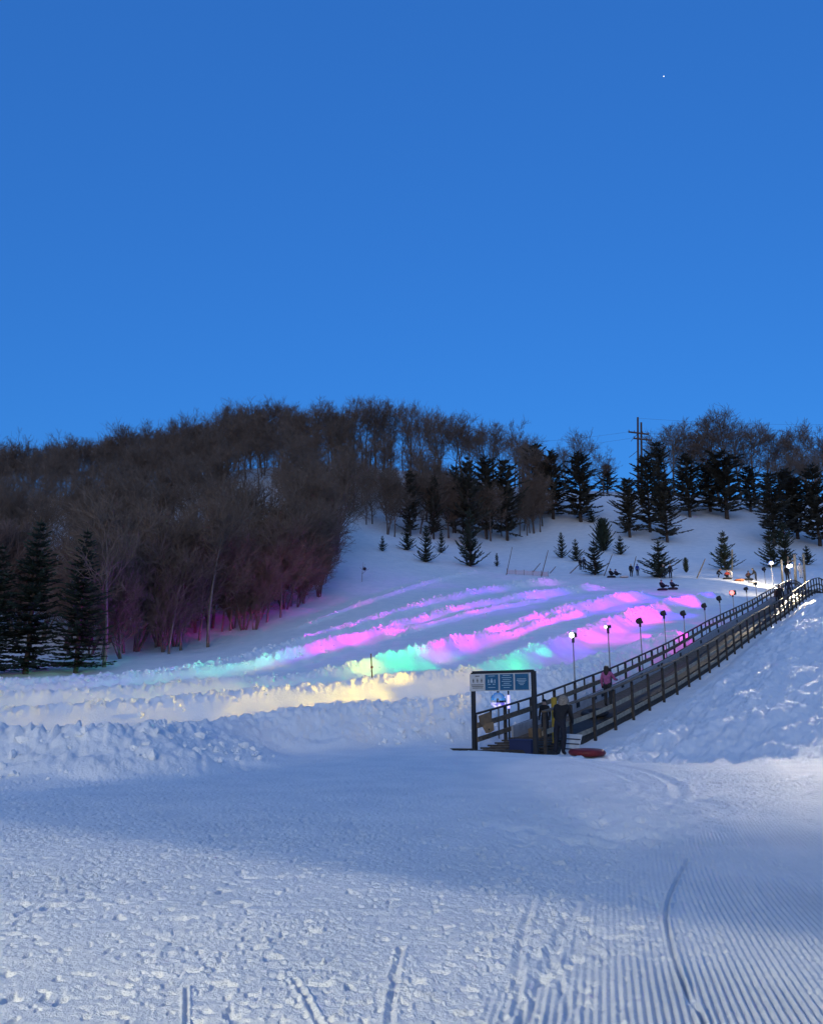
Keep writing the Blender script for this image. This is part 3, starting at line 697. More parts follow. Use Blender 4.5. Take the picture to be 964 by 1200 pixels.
# conifers: (kind, u, base v, top v, label, group, name, width px)
SG = 'dark spruces at the left edge of the wood'; YG = 'young conifers on the snow slope'; TG = 'tall dark conifers below the skyline'
for a in [
    ('spruce', 88, 789, 622, 'dark spruce standing free beside the pale trunk at the wood edge', SG, 'spruce_tree', 78),
    ('spruce', 30, 790, 612, 'broad dark spruce second from the left picture edge', SG, 'spruce_tree', 92),
    ('spruce', -14, 792, 640, 'dark spruce cut off by the left picture edge', SG, 'spruce_tree', 80),
    ('young', 551, 664, 598, 'dark bushy spruce standing alone below the tall pines in mid slope', YG, 'young_spruce', 40),
    ('young', 499, 659, 618, 'small spruce with snow at its foot left of the bushy spruce', YG, 'young_spruce', 26),
    ('young', 477, 645, 615, 'small dark spruce tucked under the wood edge', YG, 'young_spruce', 24),
    ('young', 448, 646, 628, 'tiny spruce nearest the wood at the left of the slope', YG, 'young_spruce', 12),
    ('young', 517, 648, 622, 'thin spruce sapling right of the small snowy spruce', YG, 'young_spruce', 14),
    ('young', 582, 664, 648, 'tiny conifer sapling right of the bushy spruce', YG, 'young_spruce', 9),
    ('young', 658, 654, 624, 'slender spiky young spruce left of a matching pair', YG, 'young_spruce', 17),
    ('young', 675, 658, 632, 'low wide young spruce between the spiky one and the dark clump', YG, 'young_spruce', 20),
    ('young', 697, 674, 634, 'dark spreading spruce in front of the round dark bush', YG, 'young_spruce', 38),
    ('bush', 707, 646, 609, 'round dark conifer bush on the middle of the slope', YG, 'conifer_bush', 30),
    ('young', 727, 650, 628, 'small upswept spruce right of the round dark bush', YG, 'young_spruce', 20),
    ('young', 773, 677, 634, 'large young spruce behind the pair of standing people', YG, 'young_spruce', 48),
    ('bush', 804, 671, 654, 'small grey columnar shrub right of the large young spruce', YG, 'columnar_shrub', 9),
    ('young', 850, 668, 623, 'symmetrical young spruce behind the tall bare pole', YG, 'young_spruce', 38),
    ('young', 904, 665, 622, 'dark young conifer left of the tall pale post at the lift top', YG, 'young_spruce', 34),
    ('young', 921, 664, 614, 'taller dark conifer directly behind the white lamps at the lift top', YG, 'young_spruce', 40),
    ('young', 946, 662, 640, 'small dark spruce above the lift top near the right edge', YG, 'young_spruce', 22),
    ('young', 693, 613, 596, 'low dark conifer left of the snow gap', YG, 'conifer_bush', 18),
    ('pine', 549, 640, 536, 'tall dark pine at the front of the middle clump', TG, 'pine_tree', 40),
    ('pine', 570, 632, 535, 'tall dark pine in the middle of the central clump', TG, 'pine_tree', 42),
    ('pine', 594, 634, 540, 'pine with long low branches at the right of the central clump', TG, 'pine_tree', 44),
    ('pine', 533, 625, 548, 'dark pine at the left of the central clump', TG, 'pine_tree', 34),
    ('pine', 480, 628, 552, 'thin dark pine among the trunks of the wood edge', TG, 'pine_tree', 30),
    ('pine', 508, 632, 560, 'thin dark pine between the wood edge and the central clump', TG, 'pine_tree', 28),
    ('pine', 630, 600, 522, 'dark pine at the left of the skyline pines', TG, 'pine_tree', 40),
    ('pine', 648, 609, 528, 'full dark pine standing on the snow below the wood', TG, 'pine_tree', 44),
    ('pine', 681, 612, 530, 'tall full pine left of the snow gap', TG, 'pine_tree', 52),
    ('pine', 712, 578, 544, 'round small pine in the skyline gap', TG, 'pine_tree', 24),
    ('pine', 738, 630, 562, 'open pine right of the snow gap', TG, 'pine_tree', 40),
    ('pine', 762, 624, 535, 'tall dark pine under the power poles', TG, 'pine_tree', 46),
    ('pine', 782, 636, 566, 'loose pine with see through branches above the large young spruce', TG, 'pine_tree', 42),
    ('pine', 774, 600, 520, 'dark pine behind the loose pine', TG, 'pine_tree', 40),
    ('pine', 808, 606, 532, 'dark pine left of the largest pine', TG, 'pine_tree', 44),
    ('pine', 852, 608, 530, 'largest dark pine at the top of the right hand snow field', TG, 'pine_tree', 62),
    ('pine', 832, 600, 545, 'dark pine just behind the largest pine', TG, 'pine_tree', 44),
    ('pine', 880, 600, 548, 'dark pine right of the largest pine', TG, 'pine_tree', 40),
    ('pine', 908, 640, 556, 'dense pine above the conifer thicket', TG, 'pine_tree', 54),
    ('pine', 935, 632, 560, 'dense pine near the right edge above the thicket', TG, 'pine_tree', 50),
    ('pine', 960, 640, 545, 'dark pine cut by the right picture edge', TG, 'pine_tree', 50),
    ('pine', 925, 615, 550, 'dark pine behind the dense pines at the right', TG, 'pine_tree', 44),
    ('pine', 990, 645, 548, 'dark pine beyond the right picture edge', TG, 'pine_tree', 50),
]: put_conifer(a[0], a[1], a[2], a[3], a[4], a[5], a[6], a[7])

# bare sapling on the snow with one dark clump in it
p = hit(424, 682); sp = thing('sapling', 'bare leaning sapling with one dark clump on the snow by the wood', 'sapling', p)
b_ = MB(); b_.tube([(0, 0, -.3), (.02, 0, 1.0), (.12, 0, 2.2)], [.03, .025, .01]); b_.tube([(.0, 0, .9), (.55, 0, 1.35), (.8, .1, 1.5)], [.02, .014, .008]); b_.tube([(.05, 0, 1.3), (-.3, .1, 1.7)], [.015, .008]); b_.tube([(.06, 0, 1.5), (.35, 0, 2.0)], [.014, .007])
b_.build('stem', M['twig'], sp)
b_ = MB(); b_.lathe((.28, 0, 1.45), [(.02, -.2), (.16, -.12), (.2, 0), (.14, .14), (.03, .2)], 8); b_.build('clump', M['black'], sp)

# ---------------------------------------------------------------- conveyor lift
def V(a): return Vector((float(a[0]), float(a[1]), float(a[2])))
Ys = [26.6 + 1.79 * k for k in range(0, 37)]
DN = Vector((.838, -.545, 0))                              # to the right of the lift line
class WB(MB):
    """MB in world coordinates, moved under a thing at o"""
    def build(s, name, mats, parent=None, smooth_=False, loc=None):
        if parent is not None:
            p = parent; off = Vector((0, 0, 0))
            while p is not None: off += p.location; p = p.parent
            s.v = [tuple(Vector(a) - off) for a in s.v]
        return MB.build(s, name, mats, parent, smooth_, loc)
def cl(Y, off, z):
    """point on the lift: off metres right of the left railing line"""
    wx = (RX(Y) - LX(Y))
    return Vector((LX(Y) + wx * off, Y, z))
lift = thing('conveyor_lift', 'long dark conveyor belt climbing the snow slope between wooden railings', 'conveyor lift', cl(26.6, .5, deck_z(26.6)))
def strip(o0, o1, z0, z1, Y0=26.9, Y1=93, step=1.2):
    w = WB(); ys = list(np.arange(Y0, Y1, step)) + [Y1]; vs = []; fs = []
    for Y in ys:
        d = float(deck_z(Y)); vs += [cl(Y, o0, d + z0), cl(Y, o1, d + z0), cl(Y, o1, d + z1), cl(Y, o0, d + z1)]
    for k in range(len(ys) - 1):
        for j in range(4): fs.append((k * 4 + j, k * 4 + (j + 1) % 4, k * 4 + 4 + (j + 1) % 4, k * 4 + 4 + j))
    fs += [(3, 2, 1, 0), tuple(len(vs) - 4 + j for j in range(4))]
    return w.add(vs, fs)
strip(.10, .92, -.30, -.03).build('bed_frame', M['timber_dark'], lift)
strip(.42, .80, -.028, .02).build('belt', M['belt'], lift)
strip(.14, .40, -.028, .012).build('walkway', M['timber'], lift)
sp_ = strip(.10, .125, -.028, .40, 29.2).build('side_panel', M['panel_grey'], lift)
w = WB()
for Y in [32.2, 34.0, 35.6, 36.4, 38.6, 41, 43.4, 43.9, 47, 51, 55, 60]:
    d = float(deck_z(Y)); a = cl(Y, .131, d + .24); b_ = cl(Y + .3, .131, float(deck_z(Y + .3)) + .24)
    w.bar(a, b_, .012, .2)
    w.build('sensor_opening', M['black'], sp_); w = WB()
w = WB()
for k, Y in enumerate(np.arange(27.0, 29.2, .42)):
    d = float(deck_z(Y)); w.bar(cl(Y, .08, d + .02), cl(Y - .0, .95, d + .02), .14, .05, up=(0, 0, 1))
w.build('loading_boards', M['timber_dark'], lift)
w = WB(); w.bar(cl(29.2, .40, deck_z(29.2) + .16), cl(30.5, .40, deck_z(30.5) + .16), .5, .34); w.build('motor_cover', M['tan'], lift)

def railing(o, zoff, label, left):
    root = thing('wooden_railing', label, 'railing', cl(26.6, o, deck_z(26.6)))
    top = lambda Y: float(rail_z(Y)) + zoff
    Ys = [27.55 + 1.79 * k for k in range(37)] if left else [26.6 + 1.79 * k for k in range(37)]
    def run(dz, wd, hh, name, mt, out=0., Y0=None, Y1=92.2):
        w = WB(); ys = [y for y in Ys if y <= Y1]
        if Y0: ys = [y for y in ys if y >= Y0]
        for a, b_ in zip(ys[:-1], ys[1:]): w.bar(cl(a, o, top(a) + dz) + DN * out, cl(b_, o, top(b_) + dz) + DN * out, wd, hh)
        w.build(name, M[mt], root)
    for k, Y in enumerate(Ys):
        if Y > 92.5: break
        f = G(LX(Y) + (RX(Y) - LX(Y)) * o, Y)
        w = WB(); w.bar(cl(Y, o, min(f, deck_z(Y)) - .5), cl(Y, o, top(Y) - (.03 if left else .05)), .10, .10, up=(.545, .838, 0)); w.build('post', M['timber_dark'], root)
        if left and k < len(Ys) - 1:
            ym = Y + .895; w = WB(); w.bar(cl(ym, o, top(ym) - .34), cl(ym, o, top(ym) - .03), .06, .06, up=(.545, .838, 0)); w.build('baluster', M['timber_dark'], root)
    if left:
        run(0, .12, .05, 'top_rail', 'timber_dark'); run(-.36, .05, .17, 'middle_rail', 'timber', .078); run(-.80, .05, .15, 'lower_rail', 'timber', .078)
    else:
        run(0, .17, .05, 'top_rail', 'timber', -.02); run(-.66, .05, .15, 'middle_rail', 'timber_light', -.078); run(-1.16, .05, .15, 'bottom_board', 'timber_light', -.078, 28.)
    return root
railing(0.0, -.22, 'far wooden railing of the conveyor with short balusters under its top rail', True)
railing(1.0, 0.0, 'weathered wooden railing on the near side of the conveyor with a pale bottom board', False)

# ---------------------------------------------------------------- sign frame at the loading end
sl = P(555.5, 880, 27.5); sr = P(628, 888, 26.3)
zl = P(555.5, 788.5, 27.5)[2]; zr = P(628, 786.5, 26.3)[2]
sign = thing('notice_board', 'tall dark post frame with one white and three blue notice panels at the lift entrance', 'sign', V(sl))
w = WB(); w.bar((sl[0], sl[1], sl[2] - .5), (sl[0], sl[1], zl), .12, .12, up=(.84, -.55, 0)); w.build('post', M['black'], sign)
w = WB(); w.bar((sr[0], sr[1], sr[2] - .5), (sr[0], sr[1], zr), .14, .14, up=(.84, -.55, 0)); w.build('post', M['black'], sign)
w = WB(); w.bar((sl[0], sl[1], zl + .002), (sr[0], sr[1], zr + .002), .13, .09); w.build('beam', M['black'], sign)
w = WB(); w.bar((sl[0] - .85, sl[1] + .1, sl[2] + .02), (sl[0] + .05, sl[1], sl[2] + .02), .16, .10); w.build('foot_beam', M['black'], sign)
ex = V(sr) - V(sl); ex.z = 0; width = ex.length; ex.normalize(); nrm = Vector((ex.y, -ex.x, 0))     # towards the camera
if nrm.y > 0: nrm = -nrm
def sp(t, z, out=0):                                        # t = 0..1 across the frame
    zz = zl + (zr - zl) * t - .045
    return Vector((sl[0], sl[1], 0)) + ex * (t * width) + Vector((0, 0, zz - z)) + nrm * out
def plate(w, t0, t1, z0, z1, o0, o1, mi=0):
    vs = [sp(t0, z1, o0), sp(t1, z1, o0), sp(t1, z0, o0), sp(t0, z0, o0), sp(t0, z1, o1), sp(t1, z1, o1), sp(t1, z0, o1), sp(t0, z0, o1)]
    w.add(vs, [(3, 2, 1, 0), (4, 5, 6, 7), (0, 1, 5, 4), (1, 2, 6, 5), (2, 3, 7, 6), (3, 0, 4, 7)], mi)
w = WB(); plate(w, -.035, .955, .005, .55, .065, .095); board = w.build('backboard', M['white_sign'], sign)
def fig(w, t, z, h):                                        # small standing pictogram
    wd = h * .16 / width
    plate(w, t - wd * .45, t + wd * .45, z, z + h * .2, .1, .104); plate(w, t - wd, t + wd, z + h * .25, z + h * .6, .1, .104)
    plate(w, t - wd * .7, t - wd * .1, z + h * .6, z + h, .1, .104); plate(w, t + wd * .15, t + wd * .75, z + h * .6, z + h, .1, .104)
w = WB(); plate(w, .065, .135, .06, .085, .1, .104)
for t in (.03, .10, .17): fig(w, t, .15, .13)
for i, z in enumerate((.34, .39, .44)): plate(w, -.005 + .01 * i, .205 - .008 * i, z, z + .018, .1, .104)
w.build('lettering', M['sign_ink'], board)
for i, (t0, t1, rows) in enumerate([(.232, .452, [(.07, .055, .12), (.43, .05, .12)]), (.478, .698, [(.06, .05, .12), (.13, .03, .17), (.19, .05, .17), (.25, .03, .17), (.31, .06, .15), (.37, .03, .15), (.44, .06, .14)]), (.724, .940, [(.18, .035, .17), (.225, .03, .17), (.27, .05, .16), (.315, .06, .14), (.36, .08, .1)])]):
    w = WB(); plate(w, t0, t1, .03, .525, .097, .108); pn = w.build('blue_panel', M['blue_sign'], sign)
    w = WB()
    for z, ins, _ in rows: plate(w, t0 + ins, t1 - ins, z, z + .017, .109, .112)
    if i == 0:
        c = (t0 + t1) / 2; wd = .03
        plate(w, c - .012, c + .012, .16, .20, .109, .112); plate(w, c - .02, c + .02, .21, .29, .109, .112)
        plate(w, c - .06, c - .045, .19, .30, .109, .112); plate(w, c + .045, c + .06, .19, .30, .109, .112)
        plate(w, c - .06, c - .015, .33, .35, .109, .112); plate(w, c + .015, c + .06, .33, .35, .109, .112)
    w.build('lettering', M['sign_text'], pn)

# mirrored globe behind the sign and the post next to it
g = V(P(583.5, 821, 30.2)); gl = thing('mirrored_globe', 'shiny mirrored globe with violet reflection painted as glow under the notice panels', 'globe', g)
w = WB(); prof = []
for k in range(13):
    a = math.pi * k / 12 - math.pi / 2; prof.append((max(.285 * math.cos(a), .004), .285 * math.sin(a)))
w.lathe(g, prof, 20); w.build('mirror_tiles', M['mirror'], gl)
w = WB(); w.lathe(g, [(r_ * 1.012, z_ * 1.012) for r_, z_ in prof[:6]], 20)  # violet and white reflection of lamps, painted as emission on the lower half
mg = bpy.data.materials.new('painted_reflection'); mg.use_nodes = True; nt = mg.node_tree; b = nt.nodes['Principled BSDF']; b.inputs['Roughness'].default_value = .25
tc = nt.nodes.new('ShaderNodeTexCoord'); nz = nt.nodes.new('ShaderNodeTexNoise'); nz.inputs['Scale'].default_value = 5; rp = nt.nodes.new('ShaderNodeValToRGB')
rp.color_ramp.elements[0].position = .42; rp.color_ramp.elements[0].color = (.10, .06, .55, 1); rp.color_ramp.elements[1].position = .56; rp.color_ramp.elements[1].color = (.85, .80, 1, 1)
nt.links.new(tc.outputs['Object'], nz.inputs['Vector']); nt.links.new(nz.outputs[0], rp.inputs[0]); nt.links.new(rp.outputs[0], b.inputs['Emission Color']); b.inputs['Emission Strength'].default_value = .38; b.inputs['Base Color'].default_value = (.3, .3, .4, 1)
w.build('reflection_glow', mg, gl, True)
w = WB(); w.lathe(g + Vector((0, 0, .275)), [(.05, 0), (.05, .05), (.02, .09)], 10); w.build('cap', M['metal'], gl)
gz = G(g.x + .1, g.y); w = WB(); w.tube([(g.x, g.y, gz - .3), (g.x, g.y, g.z - .27)], .03); w.build('stem', M['metal'], gl)
p = V(P(596, 836, 30.4)); pl = thing('lamp_post', 'thin dark post with a pale violet glowing tube lamp behind the notice panels', 'lamp', Vector((p.x, p.y, G(p.x, p.y))))
w = WB(); w.tube([(p.x, p.y, pl.location.z - .3), (p.x, p.y, P(596, 806, 30.4)[2])], .03); w.build('post', M['black'], pl)
M['violet_glow'] = mat('violet_glow', (.6, .5, .9), .5, emit=(.50, .42, 1., .55))
q = P(596, 822, 30.3); w = WB(); w.tube([(p.x - .01, p.y - .08, q[2] - .25), (p.x - .01, p.y - .08, q[2] + .22)], .05); w.build('glowing_tube', M['violet_glow'], pl)

# ---------------------------------------------------------------- small things at the loading end
p = V(P(569, 848, 27.7)); o = thing('tan_boards', 'two tan boards nailed to the railing behind the left sign post', 'boards', p)
w = WB(); w.bar(V(P(562, 845, 27.6)), V(P(575, 840, 27.9)), .06, .32); w.build('upper_board', M['tan'], o)
w = WB(); vs = []; 
for d in (0, -.05):
    for u, v in ((563.5, 849), (578, 846), (579, 856), (574, 859), (569, 859.5)): vs.append(V(P(u, v, 27.75 + d)))
w.add(vs, [(0, 1, 2, 3, 4), (9, 8, 7, 6, 5)] + [(k, 5 + k, 5 + (k + 1) % 5, (k + 1) % 5) for k in range(5)]); w.build('lower_board', M['tan'], o)
w = WB(); w.bar(V(P(572, 855, 27.66)), V(P(573.4, 855, 27.66)), .02, .05); w.build('knot_hole', M['black'], o)
p = V(P(613, 872, 27.2)); p.z = G(p.x, p.y); o = thing('storage_bin', 'low dark blue bin at the foot of the conveyor beside the right sign post', 'bin', p, R(-33))
b_ = MB(); b_.box((0, 0, .28), (.75, .5, .5)); b_.build('bin_body', M['blue_bin'], o)
b_ = MB(); b_.box((0, 0, .555), (.8, .55, .05)); b_.build('lid', M['blue_bin'], o)
p = V(P(650.5, 866, 27.9)); p.z = G(p.x, p.y); o = thing('padded_post', 'post wrapped in yellow padding at the right start of the conveyor', 'post', p)
b_ = MB(); t = P(650.5, 817, 27.9)[2] - p.z; b_.lathe((0, 0, .35), [(.12, 0), (.10, .03), (.10, t - .4), (.08, t - .36)], 14); b_.build('yellow_pad', M['yellow'], o, True)
b_ = MB(); b_.tube([(0, 0, -.3), (0, 0, .36)], .06); b_.build('post', M['timber_dark'], o)
# pale board leaning on the railing end
p = V(P(668, 884, 27.0)); p.z = G(p.x, p.y); o = thing('leaning_board', 'pale grey board with dark stripes leaning beside the red snow tube', 'board', p, R(-14))
b_ = MB(); tilt = Vector((.16, .30, .62)); wd = Vector((.42, .0, -.02)); th_ = Vector((0, -.05, .02))
def lb(b_, t0, t1, s0, s1, off):
    a = [wd * s0 + tilt * t0, wd * s1 + tilt * t0, wd * s1 + tilt * t1, wd * s0 + tilt * t1]
    vs = [q + Vector((-.1, 0, 0)) + th_ * off for q in a] + [q + Vector((-.1, 0, 0)) + th_ * (off + .9) for q in a]
    b_.add(vs, [(3, 2, 1, 0), (4, 5, 6, 7), (0, 1, 5, 4), (1, 2, 6, 5), (2, 3, 7, 6), (3, 0, 4, 7)])
lb(b_, -.1, 1.05, -.55, .75, 0); b_.build('panel', M['pale_board'], o)
for t in (.3, .55, .78):
    b_ = MB(); lb(b_, t, t + .05, -.5, .7, .3); b_.build('stripe', M['coat_navy'], o)

def tube_ring(R0, r, n=28, m=12, sq=.75):
    v = []; f = []
    for i in range(n):
        a = 2 * math.pi * i / n
        for j in range(m):
            c = 2 * math.pi * j / m; rr_ = R0 + r * math.cos(c); v.append((rr_ * math.cos(a), rr_ * math.sin(a), r * sq * (math.sin(c) + 1)))
    for i in range(n):
        for j in range(m): f.append((i * m + j, ((i + 1) % n) * m + j, ((i + 1) % n) * m + (j + 1) % m, i * m + (j + 1) % m))
    return v, f
def snow_tube(loc, label, mt, D=1.05, tilt=0, rz=0, bottom=None, rope=False, group=None):
    o = thing('snow_tube', label, 'snow tube', loc, rz, group); o.rotation_euler = (tilt, 0, rz)
    v, f = tube_ring(D / 2 - .17, .17, sq=.62); b_ = MB(); b_.add(v, f); b_.build('tube', M[mt], o, True)
    b_ = MB(); b_.lathe((0, 0, .06), [(D / 2 - .2, 0), (D / 2 - .16, .03), (.05, .05)], 24); b_.build('seat_cover', M[bottom or mt], o, True)
    if rope:
        b_ = MB(); b_.tube([(-D / 2 + .1, 0, .22), (-D / 2 - .15, .05, .45), (-D / 2 - .25, .05, .75)], .012, 6); b_.build('rope', M['black'], o)
    return o
p = V(P(688, 890, 25.4)); p.z = G(p.x, p.y) + .02
snow_tube(p, 'dark red snow tube lying on the snow at the lift entrance', 'red', 1.1, rope=False)

# ---------------------------------------------------------------- people
JT = {'pelvis': (0, 0, .95, .145), 'spine': (0, 0, 1.15, .145), 'chest': (0, 0, 1.37, .165), 'neck': (0, .01, 1.53, .07), 'head': (0, .03, 1.655, .105), 'crown': (0, .02, 1.745, .065), 'nose': (0, .145, 1.64, .018),
      'hipL': (-.1, 0, .9, .105), 'kneeL': (-.115, .03, .5, .08), 'ankL': (-.115, -.02, .11, .06), 'toeL': (-.125, .16, .05, .05),
      'hipR': (.1, 0, .9, .105), 'kneeR': (.115, .03, .5, .08), 'ankR': (.115, -.02, .11, .06), 'toeR': (.125, .16, .05, .05),
      'shL': (-.19, 0, 1.43, .085), 'elL': (-.26, -.02, 1.14, .065), 'wrL': (-.27, .08, .90, .05), 'haL': (-.265, .12, .79, .045), 'thL': (-.23, .17, .84, .022),
      'shR': (.19, 0, 1.43, .085), 'elR': (.26, -.02, 1.14, .065), 'wrR': (.27, .08, .90, .05), 'haR': (.265, .12, .79, .045), 'thR': (.23, .17, .84, .022)}
BN = [('pelvis', 'spine', 'torso'), ('spine', 'chest', 'torso'), ('chest', 'neck', 'torso'), ('neck', 'head', 'skin'), ('head', 'crown', 'skin'), ('head', 'nose', 'skin')]
for s_ in 'LR':
    BN += [('pelvis', 'hip' + s_, 'leg'), ('hip' + s_, 'knee' + s_, 'leg'), ('knee' + s_, 'ank' + s_, 'leg'), ('ank' + s_, 'toe' + s_, 'boot'),
           ('chest', 'sh' + s_, 'torso'), ('sh' + s_, 'el' + s_, 'torso'), ('el' + s_, 'wr' + s_, 'torso'), ('wr' + s_, 'ha' + s_, 'glove'), ('wr' + s_, 'th' + s_, 'glove')]
POSE = {
 'stand': {},
 'reach': {'elR': (.30, .16, 1.18, .065), 'wrR': (.27, .40, 1.16, .05), 'haR': (.26, .5, 1.17, .045), 'thR': (.22, .47, 1.22, .022)},
 'bend': {'spine': (0, .06, 1.14, .16), 'chest': (0, .17, 1.34, .185), 'neck': (0, .25, 1.48, .08), 'head': (0, .31, 1.59, .11), 'crown': (0, .31, 1.69, .07), 'nose': (0, .43, 1.56, .018),
          'shL': (-.2, .18, 1.39, .095), 'shR': (.2, .18, 1.39, .095), 'elL': (-.27, .26, 1.12, .07), 'wrL': (-.22, .42, .96, .05), 'haL': (-.2, .5, .9, .045), 'thL': (-.15, .5, .96, .022),
          'elR': (.27, .26, 1.12, .07), 'wrR': (.22, .44, .98, .05), 'haR': (.2, .52, .92, .045), 'thR': (.15, .52, .98, .022), 'kneeL': (-.13, .06, .5, .09), 'kneeR': (.13, .02, .5, .09)},
 'sit': {'pelvis': (0, 0, .34, .15), 'spine': (0, -.10, .52, .15), 'chest': (0, -.16, .74, .165), 'neck': (0, -.15, .9, .07), 'head': (0, -.11, 1.02, .105), 'crown': (0, -.12, 1.11, .065), 'nose': (0, .0, 1.0, .018),
         'hipL': (-.11, .06, .34, .11), 'kneeL': (-.17, .48, .50, .08), 'ankL': (-.15, .86, .28, .06), 'toeL': (-.15, .92, .44, .05), 'hipR': (.11, .06, .34, .11), 'kneeR': (.17, .48, .50, .08), 'ankR': (.15, .86, .28, .06), 'toeR': (.15, .92, .44, .05),
         'shL': (-.19, -.15, .8, .085), 'elL': (-.3, .04, .58, .065), 'wrL': (-.26, .28, .5, .05), 'haL': (-.25, .38, .5, .045), 'thL': (-.2, .36, .54, .022), 'shR': (.19, -.15, .8, .085), 'elR': (.3, .04, .58, .065), 'wrR': (.26, .28, .5, .05), 'haR': (.25, .38, .5, .045), 'thR': (.2, .36, .54, .022)},
 'crouch': {'pelvis': (0, -.15, .55, .15), 'spine': (0, -.02, .72, .15), 'chest': (0, .18, .86, .165), 'neck': (0, .30, .95, .07), 'head': (0, .38, 1.04, .105), 'crown': (0, .38, 1.13, .065), 'nose': (0, .5, 1.0, .018),
            'hipL': (-.12, -.1, .53, .11), 'kneeL': (-.17, .25, .48, .085), 'ankL': (-.15, .0, .11, .06), 'toeL': (-.16, .17, .05, .05), 'hipR': (.12, -.1, .53, .11), 'kneeR': (.17, .25, .48, .085), 'ankR': (.15, .0, .11, .06), 'toeR': (.16, .17, .05, .05),
            'shL': (-.19, .2, .9, .085), 'elL': (-.3, .3, .66, .065), 'wrL': (-.26, .5, .5, .05), 'haL': (-.25, .58, .42, .045), 'thL': (-.2, .58, .47, .022), 'shR': (.19, .2, .9, .085), 'elR': (.3, .3, .66, .065), 'wrR': (.26, .5, .5, .05), 'haR': (.25, .58, .42, .045), 'thR': (.2, .58, .47, .022)}}
_bodies = {}
def person(label, loc, rz, H, pose='stand', torso='coat_black', leg='pants_navy', boot='black', glove='black', hat=None, hood=None, hair=None, group=None, bag=None, sit_z=0, eyes=False, lean=0):
    J = dict(JT); J.update(POSE[pose])
    o = thing('person', label, 'person', Vector(loc) + Vector((0, 0, sit_z)), rz, group); s = H / 1.76; o.scale = (s, s, s); o.rotation_euler = (0, lean, rz)
    key = (pose, torso, leg, boot, glove)
    if key not in _bodies:
        names = list(J); me = bpy.data.meshes.new('body'); ix = {n: i for i, n in enumerate(names)}
        me.from_pydata([J[n][:3] for n in names], [(ix[a], ix[b_]) for a, b_, _ in BN], [])
        t = bpy.data.objects.new('body', me); COL.objects.link(t)
        t.modifiers.new('skin', 'SKIN'); sv = me.skin_vertices[0].data
        for n, i in ix.items(): sv[i].radius = (J[n][3], J[n][3]); sv[i].use_root = (n == 'pelvis')
        sb = t.modifiers.new('sub', 'SUBSURF'); sb.levels = 2; sb.render_levels = 2
        dg = bpy.context.evaluated_depsgraph_get(); out = bpy.data.meshes.new_from_object(t.evaluated_get(dg)); bpy.data.objects.remove(t)
        ml = [torso, leg, 'skin', boot, glove]; order = {'torso': 0, 'leg': 1, 'skin': 2, 'boot': 3, 'glove': 4}
        out.materials.clear()
        for q in ml: out.materials.append(M[q])
        A_ = np.array([J[a][:3] for a, _, _ in BN]); B_ = np.array([J[b_][:3] for _, b_, _ in BN]); K_ = np.array([order[k] for _, _, k in BN])
        for pl_ in out.polygons:
            c = np.array(pl_.center); d = B_ - A_; tt = np.clip(((c - A_) * d).sum(1) / (d * d).sum(1), 0, 1); pl_.material_index = int(K_[np.argmin(np.linalg.norm(c - A_ - d * tt[:, None], axis=1))]); pl_.use_smooth = True
        _bodies[key] = out
    link('body', _bodies[key], o)
    h = Vector(J['head'][:3]); cr = Vector(J['crown'][:3]); ax = (cr - h).normalized()
    def cap(rad, z0, z1, back, mt, name, n=14):
        b_ = MB(); prof = []
        for k in range(7):
            a = k / 6; prof.append((max(rad * math.cos(a * 1.5), .008), z0 + (z1 - z0) * math.sin(a * 1.5)))
        b_.lathe(h + Vector((0, back, 0)), prof, n); b_.build(name, M[mt], o, True)
    if hat: cap(.125, .03, .155, -.01, hat, 'hat')
    if hair: b_ = MB(); b_.lathe(h + Vector((0, -.055, 0)), [(.10, -.38), (.13, -.22), (.125, 0), (.105, .08), (.04, .125)], 12, sy=.75); b_.build('hair', M[hair], o, True)
    if hood:
        b_ = MB(); b_.lathe(h + Vector((0, -.045, -.02)), [(.15, -.20), (.175, -.1), (.17, .03), (.135, .13), (.06, .185), (.01, .195)], 16, sy=.95); b_.build('hood', M[hood], o, True)
    if eyes:
        for sx in (-.04, .04):
            b_ = MB(); b_.lathe(h + Vector((sx, .098, .015)), [(.003, -.012), (.012, 0), (.003, .012)], 8); b_.build('eye', M['black'], o)
    if bag:
        b_ = MB(); b_.box((0, -.22, 1.28), (.34, .18, .46)); b_.build('backpack', M[bag], o)
    return o
# loading end
p = P(655.5, 888, 26.0); z = G(p[0], p[1])
person('person in a dark coat and pale fur hood at the lift entrance', (p[0], p[1], z), R(-32), 1.78, 'bend', 'coat_black', 'pants_navy', 'black', 'black', hood='fur', eyes=True, lean=R(3))
Yp = 31.0; q = cl(Yp, .30, deck_z(Yp) + .01)
pp = P(638.5, 850, 29.4); person('small person in dark clothes standing at the start of the belt behind the sign', (pp[0], pp[1], float(deck_z(29.4))), R(150), 1.25, 'stand', 'coat_black', 'pants_navy', hat='coat_black', eyes=True)
Yp = 34.8; q = cl(Yp, .48, float(deck_z(Yp)) + .03)
person('person in a pink jacket and pale hat riding up the conveyor seen from behind', q, R(-36), 1.66, 'reach', 'coat_pink', 'black', 'black', 'black', hat='coat_pale', hair='hair')
q = cl(33.0, .56, float(deck_z(33.0)) + .05); snow_tube(q, 'black snow tube with an orange bottom on the conveyor behind the pink jacket', 'black', 1.1, tilt=R(12), rz=R(-30), bottom='orange')
